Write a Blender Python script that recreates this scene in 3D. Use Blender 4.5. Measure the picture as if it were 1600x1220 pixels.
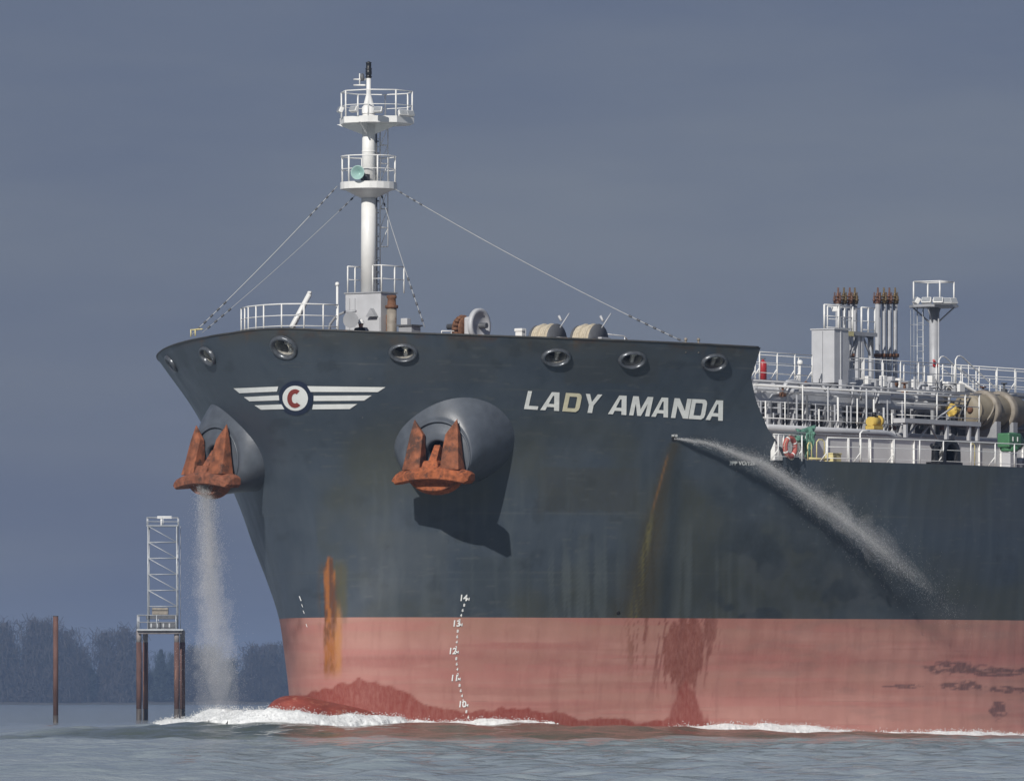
import bpy, bmesh, math, random
import numpy as np
from mathutils import Vector, Matrix
random.seed(7); RNG = np.random.default_rng(11)
R = math.radians
for o in list(bpy.data.objects): bpy.data.objects.remove(o)
SC = bpy.context.scene
COL = SC.collection

# ------------------------------------------------------------------ camera
# a 280 mm lens, 1.5 m above the river, 300 m from the ship's stem
F = 12450.; CX = 800.; HY = 1095.; CAMH = 1.5
cam = bpy.data.cameras.new('camera'); camo = bpy.data.objects.new('camera', cam); COL.objects.link(camo)
camo.location = (0, 0, CAMH); camo.rotation_euler = (R(90), 0, 0)
cam.sensor_width = 36; cam.lens = 36 * F / 1600; cam.shift_y = (HY - 610) / 1600
cam.clip_start = 1; cam.clip_end = 20000
SC.camera = camo

# ------------------------------------------------------------------ sky and sun
SUN_AZ, SUN_EL = 21.5, 31.5           # degrees to the left of the camera's back, and up
W = bpy.data.worlds.new('World'); SC.world = W; W.use_nodes = True
nt = W.node_tree; nt.nodes.clear()
def wn(t, **k):
    n = nt.nodes.new(t)
    for a, b in k.items(): setattr(n, a, b)
    return n
out = wn('ShaderNodeOutputWorld'); bg = wn('ShaderNodeBackground'); bg.inputs['Strength'].default_value = 1.0
sky = wn('ShaderNodeTexSky', sky_type='NISHITA', sun_disc=False)
sky.sun_elevation = R(SUN_EL); sky.sun_rotation = R(180 + SUN_AZ)
tc = wn('ShaderNodeTexCoord'); mp = wn('ShaderNodeMapping'); mp.inputs['Scale'].default_value = (1, 1, 4.2)
mp.inputs['Location'].default_value = (.33, .12, .05)
n1 = wn('ShaderNodeTexNoise'); n1.inputs['Scale'].default_value = 8; n1.inputs['Detail'].default_value = 5; n1.inputs['Roughness'].default_value = .5
n2 = wn('ShaderNodeTexNoise'); n2.inputs['Scale'].default_value = 26; n2.inputs['Detail'].default_value = 4
addn = wn('ShaderNodeMath', operation='MULTIPLY_ADD'); addn.inputs[1].default_value = .35
ramp = wn('ShaderNodeValToRGB')
ramp.color_ramp.elements[0].position = .40; ramp.color_ramp.elements[0].color = (.085, .112, .200, 1)
ramp.color_ramp.elements[1].position = .86; ramp.color_ramp.elements[1].color = (.150, .174, .235, 1)
sk = wn('ShaderNodeMix', data_type='RGBA', blend_type='MULTIPLY'); sk.inputs[0].default_value = 1
sk.inputs[7].default_value = (.08, .08, .08, 1)          # the clear sky at strength 0.08 behind the cloud
mx = wn('ShaderNodeMix', data_type='RGBA'); mx.inputs[0].default_value = .93
L = nt.links.new
L(tc.outputs['Generated'], mp.inputs[0]); L(mp.outputs[0], n1.inputs['Vector']); L(mp.outputs[0], n2.inputs['Vector'])
L(n2.outputs[0], addn.inputs[0]); L(n1.outputs[0], addn.inputs[2]); L(addn.outputs[0], ramp.inputs[0])
L(sky.outputs[0], sk.inputs[6]); L(sk.outputs[2], mx.inputs[6]); L(ramp.outputs[0], mx.inputs[7])
L(mx.outputs[2], bg.inputs[0]); L(bg.outputs[0], out.inputs[0])
sun = bpy.data.lights.new('sun', 'SUN'); sun.energy = 3.7; sun.angle = R(.6); sun.color = (1, .955, .89)
suno = bpy.data.objects.new('sun', sun); COL.objects.link(suno)
_a, _e = R(SUN_AZ), R(SUN_EL)
SUNV = Vector((-math.sin(_a) * math.cos(_e), -math.cos(_a) * math.cos(_e), math.sin(_e)))
suno.rotation_euler = SUNV.to_track_quat('Z', 'Y').to_euler(); suno.location = (-60, 100, 80)
vs = SC.view_settings; vs.view_transform = 'Standard'; vs.look = 'None'; vs.exposure = 0; vs.gamma = 1; vs.use_curve_mapping = False

# ------------------------------------------------------------------ materials
def mat(name, col, rough=.5, metal=0., var=.15, scale=5., bump=0., bscale=30., rust=0., rcol=(.16, .06, .025), rscale=3., spec=.5, vstretch=1.):
    m = bpy.data.materials.new(name); m.use_nodes = True; t = m.node_tree; b = t.nodes['Principled BSDF']
    b.inputs['Roughness'].default_value = rough; b.inputs['Metallic'].default_value = metal
    b.inputs['Specular IOR Level'].default_value = spec
    c = t.nodes.new('ShaderNodeTexCoord'); mpp = t.nodes.new('ShaderNodeMapping'); mpp.inputs['Scale'].default_value = (1, 1, vstretch)
    t.links.new(c.outputs['Object'], mpp.inputs[0])
    n = t.nodes.new('ShaderNodeTexNoise'); n.inputs['Scale'].default_value = scale; n.inputs['Detail'].default_value = 6
    t.links.new(mpp.outputs[0], n.inputs['Vector'])
    r = t.nodes.new('ShaderNodeValToRGB')
    r.color_ramp.elements[0].position = .3; r.color_ramp.elements[1].position = .7
    r.color_ramp.elements[0].color = tuple(max(0, x * (1 - var)) for x in col) + (1,)
    r.color_ramp.elements[1].color = tuple(min(.95, x * (1 + var)) for x in col) + (1,)
    t.links.new(n.outputs[0], r.inputs[0]); src = r.outputs[0]
    if rust > 0:
        n2 = t.nodes.new('ShaderNodeTexNoise'); n2.inputs['Scale'].default_value = rscale; n2.inputs['Detail'].default_value = 8; n2.inputs['Roughness'].default_value = .65
        t.links.new(mpp.outputs[0], n2.inputs['Vector'])
        r2 = t.nodes.new('ShaderNodeValToRGB'); r2.color_ramp.elements[0].position = .72 - rust * .45; r2.color_ramp.elements[1].position = .80 - rust * .40
        mm = t.nodes.new('ShaderNodeMix'); mm.data_type = 'RGBA'; mm.inputs[7].default_value = rcol + (1,)
        t.links.new(n2.outputs[0], r2.inputs[0]); t.links.new(r2.outputs[0], mm.inputs[0]); t.links.new(src, mm.inputs[6]); src = mm.outputs[2]
    t.links.new(src, b.inputs['Base Color'])
    if bump > 0:
        n3 = t.nodes.new('ShaderNodeTexNoise'); n3.inputs['Scale'].default_value = bscale; n3.inputs['Detail'].default_value = 5
        t.links.new(c.outputs['Object'], n3.inputs['Vector'])
        bp = t.nodes.new('ShaderNodeBump'); bp.inputs['Strength'].default_value = bump; bp.inputs['Distance'].default_value = .03
        t.links.new(n3.outputs[0], bp.inputs['Height']); t.links.new(bp.outputs[0], b.inputs['Normal'])
    return m

def hull_mat(name, ca, cb, rough):
    """ship's paint: two tones by noise, a stain attribute laid over, slight plate dents"""
    m = bpy.data.materials.new(name); m.use_nodes = True; t = m.node_tree; b = t.nodes['Principled BSDF']
    N = t.nodes.new; K = t.links.new
    c = N('ShaderNodeTexCoord')
    def noise(scale, sz, det=6, rg=.6):
        q = N('ShaderNodeMapping'); q.inputs['Scale'].default_value = sz; K(c.outputs['Object'], q.inputs[0])
        n = N('ShaderNodeTexNoise'); n.inputs['Scale'].default_value = scale; n.inputs['Detail'].default_value = det; n.inputs['Roughness'].default_value = rg
        K(q.outputs[0], n.inputs['Vector']); return n.outputs[0]
    a = noise(.55, (1, 1, 1.3)); s = noise(2.6, (1, 1, .22)); g = noise(22, (1, 1, 1))
    m1 = N('ShaderNodeMath'); m1.operation = 'MULTIPLY_ADD'; m1.inputs[1].default_value = .45; K(s, m1.inputs[0]); K(a, m1.inputs[2])
    m2 = N('ShaderNodeMath'); m2.operation = 'MULTIPLY_ADD'; m2.inputs[1].default_value = .12; K(g, m2.inputs[0]); K(m1.outputs[0], m2.inputs[2])
    r = N('ShaderNodeValToRGB'); r.color_ramp.elements[0].position = .5; r.color_ramp.elements[1].position = 1.05
    r.color_ramp.elements[0].color = ca + (1,); r.color_ramp.elements[1].color = cb + (1,)
    K(m2.outputs[0], r.inputs[0])
    at = N('ShaderNodeAttribute'); at.attribute_name = 'stain'
    f = noise(9, (1, 1, .35), 7, .7)
    fr = N('ShaderNodeMapRange'); fr.inputs[1].default_value = .25; fr.inputs[2].default_value = .6; fr.inputs[3].default_value = .55; fr.inputs[4].default_value = 1.0; K(f, fr.inputs[0])
    fm = N('ShaderNodeMath'); fm.operation = 'MULTIPLY'; fm.use_clamp = True; K(at.outputs['Alpha'], fm.inputs[0]); K(fr.outputs[0], fm.inputs[1])
    mm = N('ShaderNodeMix'); mm.data_type = 'RGBA'; K(fm.outputs[0], mm.inputs[0]); K(r.outputs[0], mm.inputs[6]); K(at.outputs['Color'], mm.inputs[7])
    K(mm.outputs[2], b.inputs['Base Color'])
    rr = N('ShaderNodeMapRange'); rr.inputs[1].default_value = .3; rr.inputs[2].default_value = .7; rr.inputs[3].default_value = rough - .07; rr.inputs[4].default_value = rough + .1
    K(a, rr.inputs[0]); K(rr.outputs[0], b.inputs['Roughness'])
    d = noise(.9, (1, 1, .8), 2, .4)
    md = N('ShaderNodeMath'); md.operation = 'MULTIPLY_ADD'; md.inputs[1].default_value = .04; K(g, md.inputs[0]); K(d, md.inputs[2])
    bp = N('ShaderNodeBump'); bp.inputs['Strength'].default_value = .35; bp.inputs['Distance'].default_value = .05
    K(md.outputs[0], bp.inputs['Height']); K(bp.outputs[0], b.inputs['Normal'])
    return m

MT = {}
MT['topside'] = hull_mat('topside_paint', (.043, .058, .078), (.066, .083, .104), .42)
MT['bottom'] = hull_mat('bottom_paint', (.40, .185, .155), (.48, .245, .205), .55)
MT['pod'] = mat('pod_paint', (.085, .098, .118), .38, 0, .16, 2.5, .15, 20, .12, (.10, .09, .07))
MT['white'] = mat('white_paint', (.80, .80, .78), .4, 0, .05, 3, 0, 30, .07, (.45, .33, .2), 4)
MT['marks'] = mat('mark_paint', (.84, .85, .82), .5, 0, .1, 4, 0, 30, .10, (.45, .40, .28), 2)
MT['markd'] = mat('cream_mark_paint', (.72, .67, .48), .5, 0, .1, 4)
MT['logo_white'] = mat('emblem_white', (.88, .89, .87), .5, 0, .05, 3)
MT['logo_blue'] = mat('emblem_blue', (.017, .026, .056), .45, 0, .1, 3)
MT['logo_red'] = mat('emblem_red', (.28, .045, .035), .5, 0, .1, 3)
MT['grey'] = mat('deck_grey_paint', (.34, .35, .37), .5, 0, .12, 2, .05, 20, .10, (.2, .13, .08), 2.2)
MT['lgrey'] = mat('light_grey_paint', (.50, .51, .53), .5, 0, .08, 2, .05, 20, .08, (.28, .2, .13), 2.2)
MT['dgrey'] = mat('dark_steel', (.10, .105, .115), .55, 0, .2, 4)
MT['pipe'] = mat('pipe_grey', (.40, .41, .43), .42, 0, .1, 3, 0, 20, .12, (.22, .14, .09), 3)
MT['black'] = mat('black_paint', (.014, .015, .018), .42, 0, .3, 6)
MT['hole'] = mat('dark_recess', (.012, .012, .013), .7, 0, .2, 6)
MT['chock'] = mat('chock_steel', (.11, .12, .135), .28, .35, .25, 8, .2, 20, .1)
MT['chock_in'] = mat('worn_bright_steel', (.55, .53, .48), .35, .5, .35, 7, .3, 16, .25, (.15, .1, .06))
MT['rust'] = mat('anchor_rust', (.33, .095, .035), .85, 0, .5, 5, .8, 22, .42, (.13, .045, .022), 2.6)
MT['rust3'] = mat('fluke_rust', (.23, .078, .036), .85, 0, .55, 3, .9, 16, .45, (.085, .038, .024), 1.7)
MT['rust2'] = mat('anchor_rust_dull', (.24, .085, .045), .85, 0, .5, 5, .8, 22, .45, (.10, .045, .03), 2.6)
MT['rustbit'] = mat('rusty_steel', (.16, .075, .04), .8, 0, .4, 8, .5, 30)
MT['deck'] = mat('deck_plate', (.16, .10, .08), .7, 0, .25, 1.5)
MT['rope'] = mat('mooring_rope', (.55, .49, .38), .9, 0, .2, 14, .5, 60)
MT['horn'] = mat('horn_green', (.33, .50, .47), .4, 0, .08, 5)
MT['trunk'] = mat('trunk_pale_paint', (.84, .84, .82), .5, 0, .06, 1.2, .05, 20, .07, (.35, .28, .2), 1.6)
MT['brass'] = mat('vent_brass', (.13, .095, .05), .5, .5, .4, 18, .3, 40)
MT['brass2'] = mat('vent_copper', (.14, .072, .05), .5, .3, .4, 18, .3, 40)
MT['beige'] = mat('beige_paint', (.26, .225, .165), .55, 0, .15, 2, .1, 12, .16, (.2, .1, .05), 2)
MT['tan'] = mat('tan_rusty_paint', (.26, .23, .19), .6, 0, .25, 4, .2, 20, .2)
MT['yellow'] = mat('yellow_paint', (.62, .44, .10), .45, 0, .1, 4)
MT['pyellow'] = mat('pale_yellow_paint', (.68, .60, .30), .5, 0, .1, 4)
MT['green'] = mat('green_paint', (.06, .18, .085), .4, 0, .12, 4)
MT['netgreen'] = mat('green_net', (.12, .27, .20), .9, 0, .35, 10, .6, 40)
MT['blue'] = mat('blue_plastic', (.035, .05, .22), .35, 0, .1, 4)
MT['red'] = mat('red_paint', (.38, .025, .03), .4, 0, .1, 4)
MT['lifered'] = mat('faded_life_ring_red', (.46, .12, .10), .6, 0, .12, 5)
MT['pole_rust'] = mat('pile_rust', (.125, .066, .054), .85, 0, .3, 2, .4, 8, .3, (.30, .16, .10), 1.5, vstretch=.35)
MT['pole_dark'] = mat('pile_wet_black', (.07, .06, .055), .6, 0, .3, 2, .3, 8)
MT['pole_grey'] = mat('pile_grey_top', (.25, .22, .21), .8, 0, .2, 2)
MT['galv'] = mat('galvanised_steel', (.48, .50, .52), .45, .2, .12, 3)
MT['wire'] = mat('wire_pale', (.42, .43, .43), .5, .2, .1, 4)
MT['navy'] = mat('navy_cloth', (.02, .026, .05), .9, 0, .2, 20, .3, 60)
MT['skin'] = mat('skin', (.42, .25, .18), .6, 0, .06, 20)
MT['reflect'] = mat('reflective_tape', (.7, .71, .72), .4, 0, .05, 10)
MT['lamp'] = mat('lamp_glass', (.30, .32, .34), .12, 0, .1, 8)
MT['bark'] = mat('bare_twigs', (.050, .044, .042), .9, 0, .3, .4)
MT['bark2'] = mat('dark_evergreen', (.022, .034, .030), .9, 0, .3, .4)
MT['bank'] = mat('far_bank', (.075, .070, .062), .9, 0, .3, .05)

# foam, spray and water
def foam_mat(name, col, trans=.0, sub=0.):
    m = bpy.data.materials.new(name); m.use_nodes = True; t = m.node_tree; b = t.nodes['Principled BSDF']
    b.inputs['Base Color'].default_value = col + (1,); b.inputs['Roughness'].default_value = .7; b.inputs['Specular IOR Level'].default_value = .25
    c = t.nodes.new('ShaderNodeTexCoord'); n = t.nodes.new('ShaderNodeTexNoise'); n.inputs['Scale'].default_value = 9; n.inputs['Detail'].default_value = 8; n.inputs['Roughness'].default_value = .7
    bp = t.nodes.new('ShaderNodeBump'); bp.inputs['Strength'].default_value = .35; bp.inputs['Distance'].default_value = .06
    r = t.nodes.new('ShaderNodeValToRGB'); r.color_ramp.elements[0].position = .3; r.color_ramp.elements[1].position = .6
    r.color_ramp.elements[0].color = tuple(x * .72 for x in col) + (1,); r.color_ramp.elements[1].color = col + (1,)
    t.links.new(c.outputs['Object'], n.inputs['Vector']); t.links.new(n.outputs[0], bp.inputs['Height']); t.links.new(bp.outputs[0], b.inputs['Normal'])
    t.links.new(n.outputs[0], r.inputs[0]); t.links.new(r.outputs[0], b.inputs['Base Color'])
    if trans > 0:
        o = t.nodes['Material Output']; tl = t.nodes.new('ShaderNodeBsdfTranslucent'); tl.inputs[0].default_value = col + (1,)
        x = t.nodes.new('ShaderNodeMixShader'); x.inputs[0].default_value = trans
        t.links.new(b.outputs[0], x.inputs[1]); t.links.new(tl.outputs[0], x.inputs[2]); t.links.new(x.outputs[0], o.inputs[0])
    return m
MT['foam'] = foam_mat('foam_white', (.88, .90, .90))
MT['spray'] = foam_mat('spray_drops', (.93, .94, .95), .5)

def water_mat():
    m = bpy.data.materials.new('river_water'); m.use_nodes = True; t = m.node_tree; b = t.nodes['Principled BSDF']
    N = t.nodes.new; K = t.links.new
    b.inputs['Roughness'].default_value = .06; b.inputs['IOR'].default_value = 1.33
    c = N('ShaderNodeTexCoord')
    n0 = N('ShaderNodeTexNoise'); n0.inputs['Scale'].default_value = .05; n0.inputs['Detail'].default_value = 4; K(c.outputs['Object'], n0.inputs['Vector'])
    r = N('ShaderNodeValToRGB'); r.color_ramp.elements[0].position = .35; r.color_ramp.elements[1].position = .7
    r.color_ramp.elements[0].color = (.31, .365, .375, 1); r.color_ramp.elements[1].color = (.37, .42, .43, 1)
    K(n0.outputs[0], r.inputs[0])
    at = N('ShaderNodeAttribute'); at.attribute_name = 'stain'  # on the river this tint carries the hull's painted reflection
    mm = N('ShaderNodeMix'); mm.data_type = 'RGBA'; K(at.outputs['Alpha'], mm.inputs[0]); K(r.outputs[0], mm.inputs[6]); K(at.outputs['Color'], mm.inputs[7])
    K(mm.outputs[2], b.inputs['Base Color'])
    q = N('ShaderNodeMapping'); q.inputs['Scale'].default_value = (.75, 1.0, 1); K(c.outputs['Object'], q.inputs[0])
    a = N('ShaderNodeTexNoise'); a.inputs['Scale'].default_value = 1.3; a.inputs['Detail'].default_value = 6; a.inputs['Roughness'].default_value = .62; K(q.outputs[0], a.inputs['Vector'])
    bp = N('ShaderNodeBump'); bp.inputs['Strength'].default_value = .8; bp.inputs['Distance'].default_value = .12
    K(a.outputs[0], bp.inputs['Height']); K(bp.outputs[0], b.inputs['Normal'])
    return m
MT['water'] = water_mat()

# ------------------------------------------------------------------ the ship's frame: v to port, u aft of the stem, z above the river
TH = R(35); CT, ST = math.cos(TH), math.sin(TH)
Y0 = 300.; X0 = (516 - CX) / F * Y0
ZZ = np.linspace(-3, 17, 401)
def smooth_curve(xs, ys, w=24):
    a = np.interp(ZZ, xs, ys); k = np.hanning(2 * w + 1); k /= k.sum()
    return np.convolve(np.pad(a, w, mode='edge'), k, 'valid')
US = smooth_curve([-3, 2, 4.75, 6.9, 8.85, 10.8, 12.9, 15.5, 17], [.3, .05, 0, 0, -.3, -.92, -2.3, -3.8, -4.6])
KK = smooth_curve([-3, 2, 4.75, 7.4, 9.2, 10.8, 12.9, 15.3, 17], [2.2, 2.27, 2.48, 3.0, 3.25, 3.4, 3.53, 3.95, 4.2])
CC = smooth_curve([-3, 0, 5, 9, 15, 17], [.028, .025, .02, .012, .01, .01])
def ustem(z): return np.interp(z, ZZ, US)
def halfb(u, z):
    up = np.maximum(u - ustem(z), 0); a = np.interp(z, ZZ, KK) * np.sqrt(up) * (1 + np.interp(z, ZZ, CC) * up) + 1e-6
    return (a ** -8 + 16.1 ** -8) ** (-1 / 8)
def S2W(v, u, z): return (X0 + v * CT + u * ST, Y0 - v * ST + u * CT, z)
def W2S(X, Y, Z): dx, dy = X - X0, Y - Y0; return (dx * CT - dy * ST, dx * ST + dy * CT, Z)
def proj(v, u, z):
    X, Y, Z = S2W(v, u, z); return CX + F * X / Y, HY - F * (Z - CAMH) / Y
_YS = np.linspace(275, 360, 426)
def hit(px, py):
    Ys = _YS
    for _ in range(3):
        X = (px - CX) / F * Ys; Z = CAMH + (HY - py) / F * Ys
        v, u, z = W2S(X, Ys, Z); ins = np.abs(v) < halfb(u, z); i = int(np.argmax(ins))
        Ys = np.linspace(Ys[max(i - 1, 0)], Ys[i], 41)
    return (float(v[i]), float(u[i]), float(z[i]))
def pv(px, py, v):                       # the point seen at a pixel, on the lengthwise plane v
    a = (px - CX) / F; Y = (v + X0 * CT - Y0 * ST) / (a * CT - ST); X = a * Y
    return (v, (X - X0) * ST + (Y - Y0) * CT, CAMH + (HY - py) / F * Y)
def pu(px, py, u):                       # the same on the crosswise plane u
    a = (px - CX) / F; Y = (u + X0 * ST + Y0 * CT) / (a * ST + CT); X = a * Y
    return ((X - X0) * CT - (Y - Y0) * ST, u, CAMH + (HY - py) / F * Y)
def hnormal(v, u, z):                    # outward hull normal
    e = .02; s = 1 if v >= 0 else -1
    du = (float(halfb(u + e, z)) - float(halfb(u - e, z))) / (2 * e); dz = (float(halfb(u, z + e)) - float(halfb(u, z - e))) / (2 * e)
    return Vector((s, -du, -dz)).normalized()

# ------------------------------------------------------------------ value noise for shapes and stains
def vnoise(x, y, seed=0):
    xi = np.floor(x).astype(np.int64); yi = np.floor(y).astype(np.int64); fx = x - xi; fy = y - yi
    fx = fx * fx * (3 - 2 * fx); fy = fy * fy * (3 - 2 * fy)
    def h(a, b):
        n = (a * 374761393 + b * 668265263 + seed * 69069) & 0x7fffffff
        n = ((n ^ (n >> 13)) * 1274126177) & 0x7fffffff
        return ((n ^ (n >> 16)) & 0xffff) / 65535.
    return (h(xi, yi) * (1 - fx) + h(xi + 1, yi) * fx) * (1 - fy) + (h(xi, yi + 1) * (1 - fx) + h(xi + 1, yi + 1) * fx) * fy
def fbm(x, y, seed=0, o=4):
    a = 0; w = .5; t = 0
    for i in range(o): a = a + w * vnoise(x * 2 ** i, y * 2 ** i, seed + i * 17); t += w; w *= .5
    return a / t
def sstep(a, b, x): t = np.clip((x - a) / (b - a), 0, 1); return t * t * (3 - 2 * t)

# ------------------------------------------------------------------ object helpers
BASE = {}
def tag(o, label=None, cat=None, group=None, kind=None):
    if label: o['label'] = label
    if cat: o['category'] = cat
    if group: o['group'] = group
    if kind: o['kind'] = kind
    return o
def thing(name, base, label, cat, group=None, ship=True):
    """an Empty at the thing's base; its parts are given in ship (or world) coordinates"""
    o = bpy.data.objects.new(name, None); COL.objects.link(o); o.empty_display_size = .3
    if ship: o.location = S2W(*base); o.rotation_euler = (0, 0, -TH)
    else: o.location = base
    BASE[o.name] = tuple(base); return tag(o, label, cat, group)
class MB:
    def __init__(s): s.v = []; s.f = []; s.sm = []
    def add(s, vs, fs, smooth=False):
        n = len(s.v); s.v += [tuple(map(float, p)) for p in vs]
        for f in fs: s.f.append(tuple(i + n for i in f)); s.sm.append(smooth)
        return s
    def box(s, c, d, m=None):
        x, y, z = d[0] / 2, d[1] / 2, d[2] / 2
        P = [Vector((a * x, b * y, e * z)) for e in (-1, 1) for b in (-1, 1) for a in (-1, 1)]
        if m is not None: P = [m @ p for p in P]
        c = Vector(c)
        return s.add([p + c for p in P], [(0, 2, 3, 1), (4, 5, 7, 6), (0, 1, 5, 4), (2, 6, 7, 3), (0, 4, 6, 2), (1, 3, 7, 5)])
    def bx(s, a, b):
        return s.box([(a[i] + b[i]) / 2 for i in range(3)], [abs(a[i] - b[i]) for i in range(3)])
    def tube(s, p, q, r, r2=None, n=8, cap=True, smooth=True):
        p, q = Vector(p), Vector(q); d = q - p
        if d.length < 1e-6: return s
        r2 = r if r2 is None else r2
        w = d.normalized(); a = w.orthogonal().normalized(); b = w.cross(a)
        vs = [p + (a * math.cos(2 * math.pi * i / n) + b * math.sin(2 * math.pi * i / n)) * r for i in range(n)]
        vs += [q + (a * math.cos(2 * math.pi * i / n) + b * math.sin(2 * math.pi * i / n)) * r2 for i in range(n)]
        s.add(vs, [(i, (i + 1) % n, n + (i + 1) % n, n + i) for i in range(n)], smooth)
        if cap: s.add(vs, [tuple(range(n))[::-1], tuple(range(n, 2 * n))])
        return s
    def path(s, pts, r, n=6, closed=False):
        """a swept round bar through points"""
        P = [Vector(p) for p in pts]; m = len(P); rings = []; a = None
        for i in range(m):
            if closed: d = P[(i + 1) % m] - P[i - 1]
            else: d = P[min(i + 1, m - 1)] - P[max(i - 1, 0)]
            d.normalize()
            if a is None: a = d.orthogonal().normalized()
            else: a = (a - d * a.dot(d)).normalized()
            b = d.cross(a); rings.append([P[i] + (a * math.cos(2 * math.pi * k / n) + b * math.sin(2 * math.pi * k / n)) * r for k in range(n)])
        vs = [p for q in rings for p in q]; fs = []
        for i in range(m if closed else m - 1):
            j = (i + 1) % m
            for k in range(n): fs.append((i * n + k, i * n + (k + 1) % n, j * n + (k + 1) % n, j * n + k))
        if not closed: fs += [tuple(range(n))[::-1], tuple((m - 1) * n + k for k in range(n))]
        return s.add(vs, fs, True)
    def lathe(s, o, axis, prof, n=20, up=None):
        """prof: (distance along axis, radius)"""
        o = Vector(o); w = Vector(axis).normalized(); a = w.orthogonal().normalized(); b = w.cross(a); vs = []
        for h, r in prof:
            for i in range(n): t = 2 * math.pi * i / n; vs.append(o + w * h + (a * math.cos(t) + b * math.sin(t)) * r)
        fs = [(j * n + i, j * n + (i + 1) % n, (j + 1) * n + (i + 1) % n, (j + 1) * n + i) for j in range(len(prof) - 1) for i in range(n)]
        return s.add(vs, fs, True)
    def prism(s, poly, d):
        """closed polygon swept along vector d"""
        d = Vector(d); n = len(poly); vs = [Vector(p) for p in poly] + [Vector(p) + d for p in poly]
        return s.add(vs, [tuple(range(n)), tuple(range(2 * n - 1, n - 1, -1))] + [(i, n + i, n + (i + 1) % n, (i + 1) % n) for i in range(n)])
    def ball(s, c, r, n=8):
        r3 = r if isinstance(r, (tuple, list)) else (r, r, r)
        vs = []; m = max(4, n // 2)
        for j in range(m + 1):
            p = math.pi * j / m
            for i in range(n):
                t = 2 * math.pi * i / n; vs.append((c[0] + r3[0] * math.sin(p) * math.cos(t), c[1] + r3[1] * math.sin(p) * math.sin(t), c[2] + r3[2] * math.cos(p)))
        return s.add(vs, [(j * n + i, (j + 1) * n + i, (j + 1) * n + (i + 1) % n, j * n + (i + 1) % n) for j in range(m) for i in range(n)], True)
    def build(s, name, m, parent=None, base=None, bevel=0):
        b = base if base is not None else (BASE[parent.name] if parent is not None else (0, 0, 0))
        me = bpy.data.meshes.new(name); me.from_pydata([(p[0] - b[0], p[1] - b[1], p[2] - b[2]) for p in s.v], [], s.f)
        me.polygons.foreach_set('use_smooth', s.sm)
        bm = bmesh.new(); bm.from_mesh(me); bmesh.ops.remove_doubles(bm, verts=bm.verts, dist=1e-5)
        bmesh.ops.recalc_face_normals(bm, faces=bm.faces)
        if bevel > 0:
            bmesh.ops.bevel(bm, geom=[e for e in bm.edges if len(e.link_faces) == 2 and e.calc_face_angle(0) > .5], offset=bevel, segments=2, affect='EDGES', profile=.6)
        bm.to_mesh(me); bm.free()
        me.materials.append(MT[m] if isinstance(m, str) else m)
        o = bpy.data.objects.new(name, me); COL.objects.link(o); o.parent = parent
        BASE[o.name] = b; return o
def np_mesh(name, verts, faces, m, smooth=False):
    me = bpy.data.meshes.new(name); nv, nf, k = len(verts), len(faces), faces.shape[1]
    me.vertices.add(nv); me.vertices.foreach_set('co', np.ascontiguousarray(verts, dtype=np.float32).ravel())
    me.loops.add(nf * k); me.loops.foreach_set('vertex_index', np.ascontiguousarray(faces, dtype=np.int32).ravel())
    me.polygons.add(nf); me.polygons.foreach_set('loop_start', np.arange(0, nf * k, k, dtype=np.int32))
    try: me.polygons.foreach_set('loop_total', np.full(nf, k, dtype=np.int32))
    except Exception: pass
    if smooth: me.polygons.foreach_set('use_smooth', np.ones(nf, dtype=bool))
    me.update(calc_edges=True); me.validate(); me.materials.append(MT[m] if isinstance(m, str) else m)
    return me
def stain_reflection_attr(me, rgba):
    a = me.attributes.new('stain', 'FLOAT_COLOR', 'POINT'); a.data.foreach_set('color', np.ascontiguousarray(rgba, dtype=np.float32).ravel())
def link(o, parent=None):
    COL.objects.link(o); o.parent = parent
    if parent is not None: BASE[o.name] = BASE[parent.name]
    return o

# ================================================================== the river
def outline(z=.4, n=260):
    up = np.concatenate([np.linspace(0, 1, 40) ** 2 * 2, np.linspace(2.1, 60, n)])
    u = up + ustem(z); v = halfb(u, z)
    return v, u
_ov, _ou = outline()
NOSE = (0., -3.6)
def wave_mound(v, u):
    """how far the ship's bow wave lifts the water at a point beside the hull"""
    av = np.abs(v); d = np.full(v.shape, 1e9)
    for a, b in zip(_ov[::4], _ou[::4]): d = np.minimum(d, (av - a) ** 2 + (u - b) ** 2)
    for b in np.linspace(NOSE[1] + .8, 0, 6): d = np.minimum(d, np.maximum(np.sqrt(av ** 2 + (u - b) ** 2) - 1.2, 0) ** 2)
    A = np.interp(u, [-12, -4, 4, 8, 13, 22, 40], [.62, .62, .55, .42, .22, .03, 0])
    return A * np.exp(-d / 10.5 ** 2) - .10 * np.exp(-((np.sqrt(d) - 14) / 5) ** 2) * (A / .6)
_W = []
for i in range(46):
    lam = 10 ** RNG.uniform(math.log10(.9), math.log10(7.5)); th = RNG.normal(R(115), .75)
    _W.append((2 * math.pi / lam * math.cos(th), 2 * math.pi / lam * math.sin(th), RNG.uniform(0, 6.28), .0046 * lam ** .78))
def wave_h(X, Y):
    h = np.zeros_like(X)
    for kx, ky, p, a in _W: s = np.sin(kx * X + ky * Y + p); h += a * (s + .25 * s * s)
    return h * (.7 + .6 * fbm(X * .04, Y * .04, 5, 3))
def water_z(X, Y):
    v, u, _ = W2S(X, Y, 0)
    fade = sstep(700, 330, Y) * sstep(90, 130, Y) * sstep(60, 33, np.abs(X))
    return wave_h(X, Y) * fade + wave_mound(v, u)
gx = np.arange(-34, 34.01, .3); g = 34.3; st = .35; ex = []
while g < 4400: ex.append(g); st *= 1.3; g += st
gx = np.concatenate([-np.array(ex)[::-1], gx, np.array(ex)])
gy = np.arange(135, 350, .3); g = 350.3; st = .35; ex = []
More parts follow.
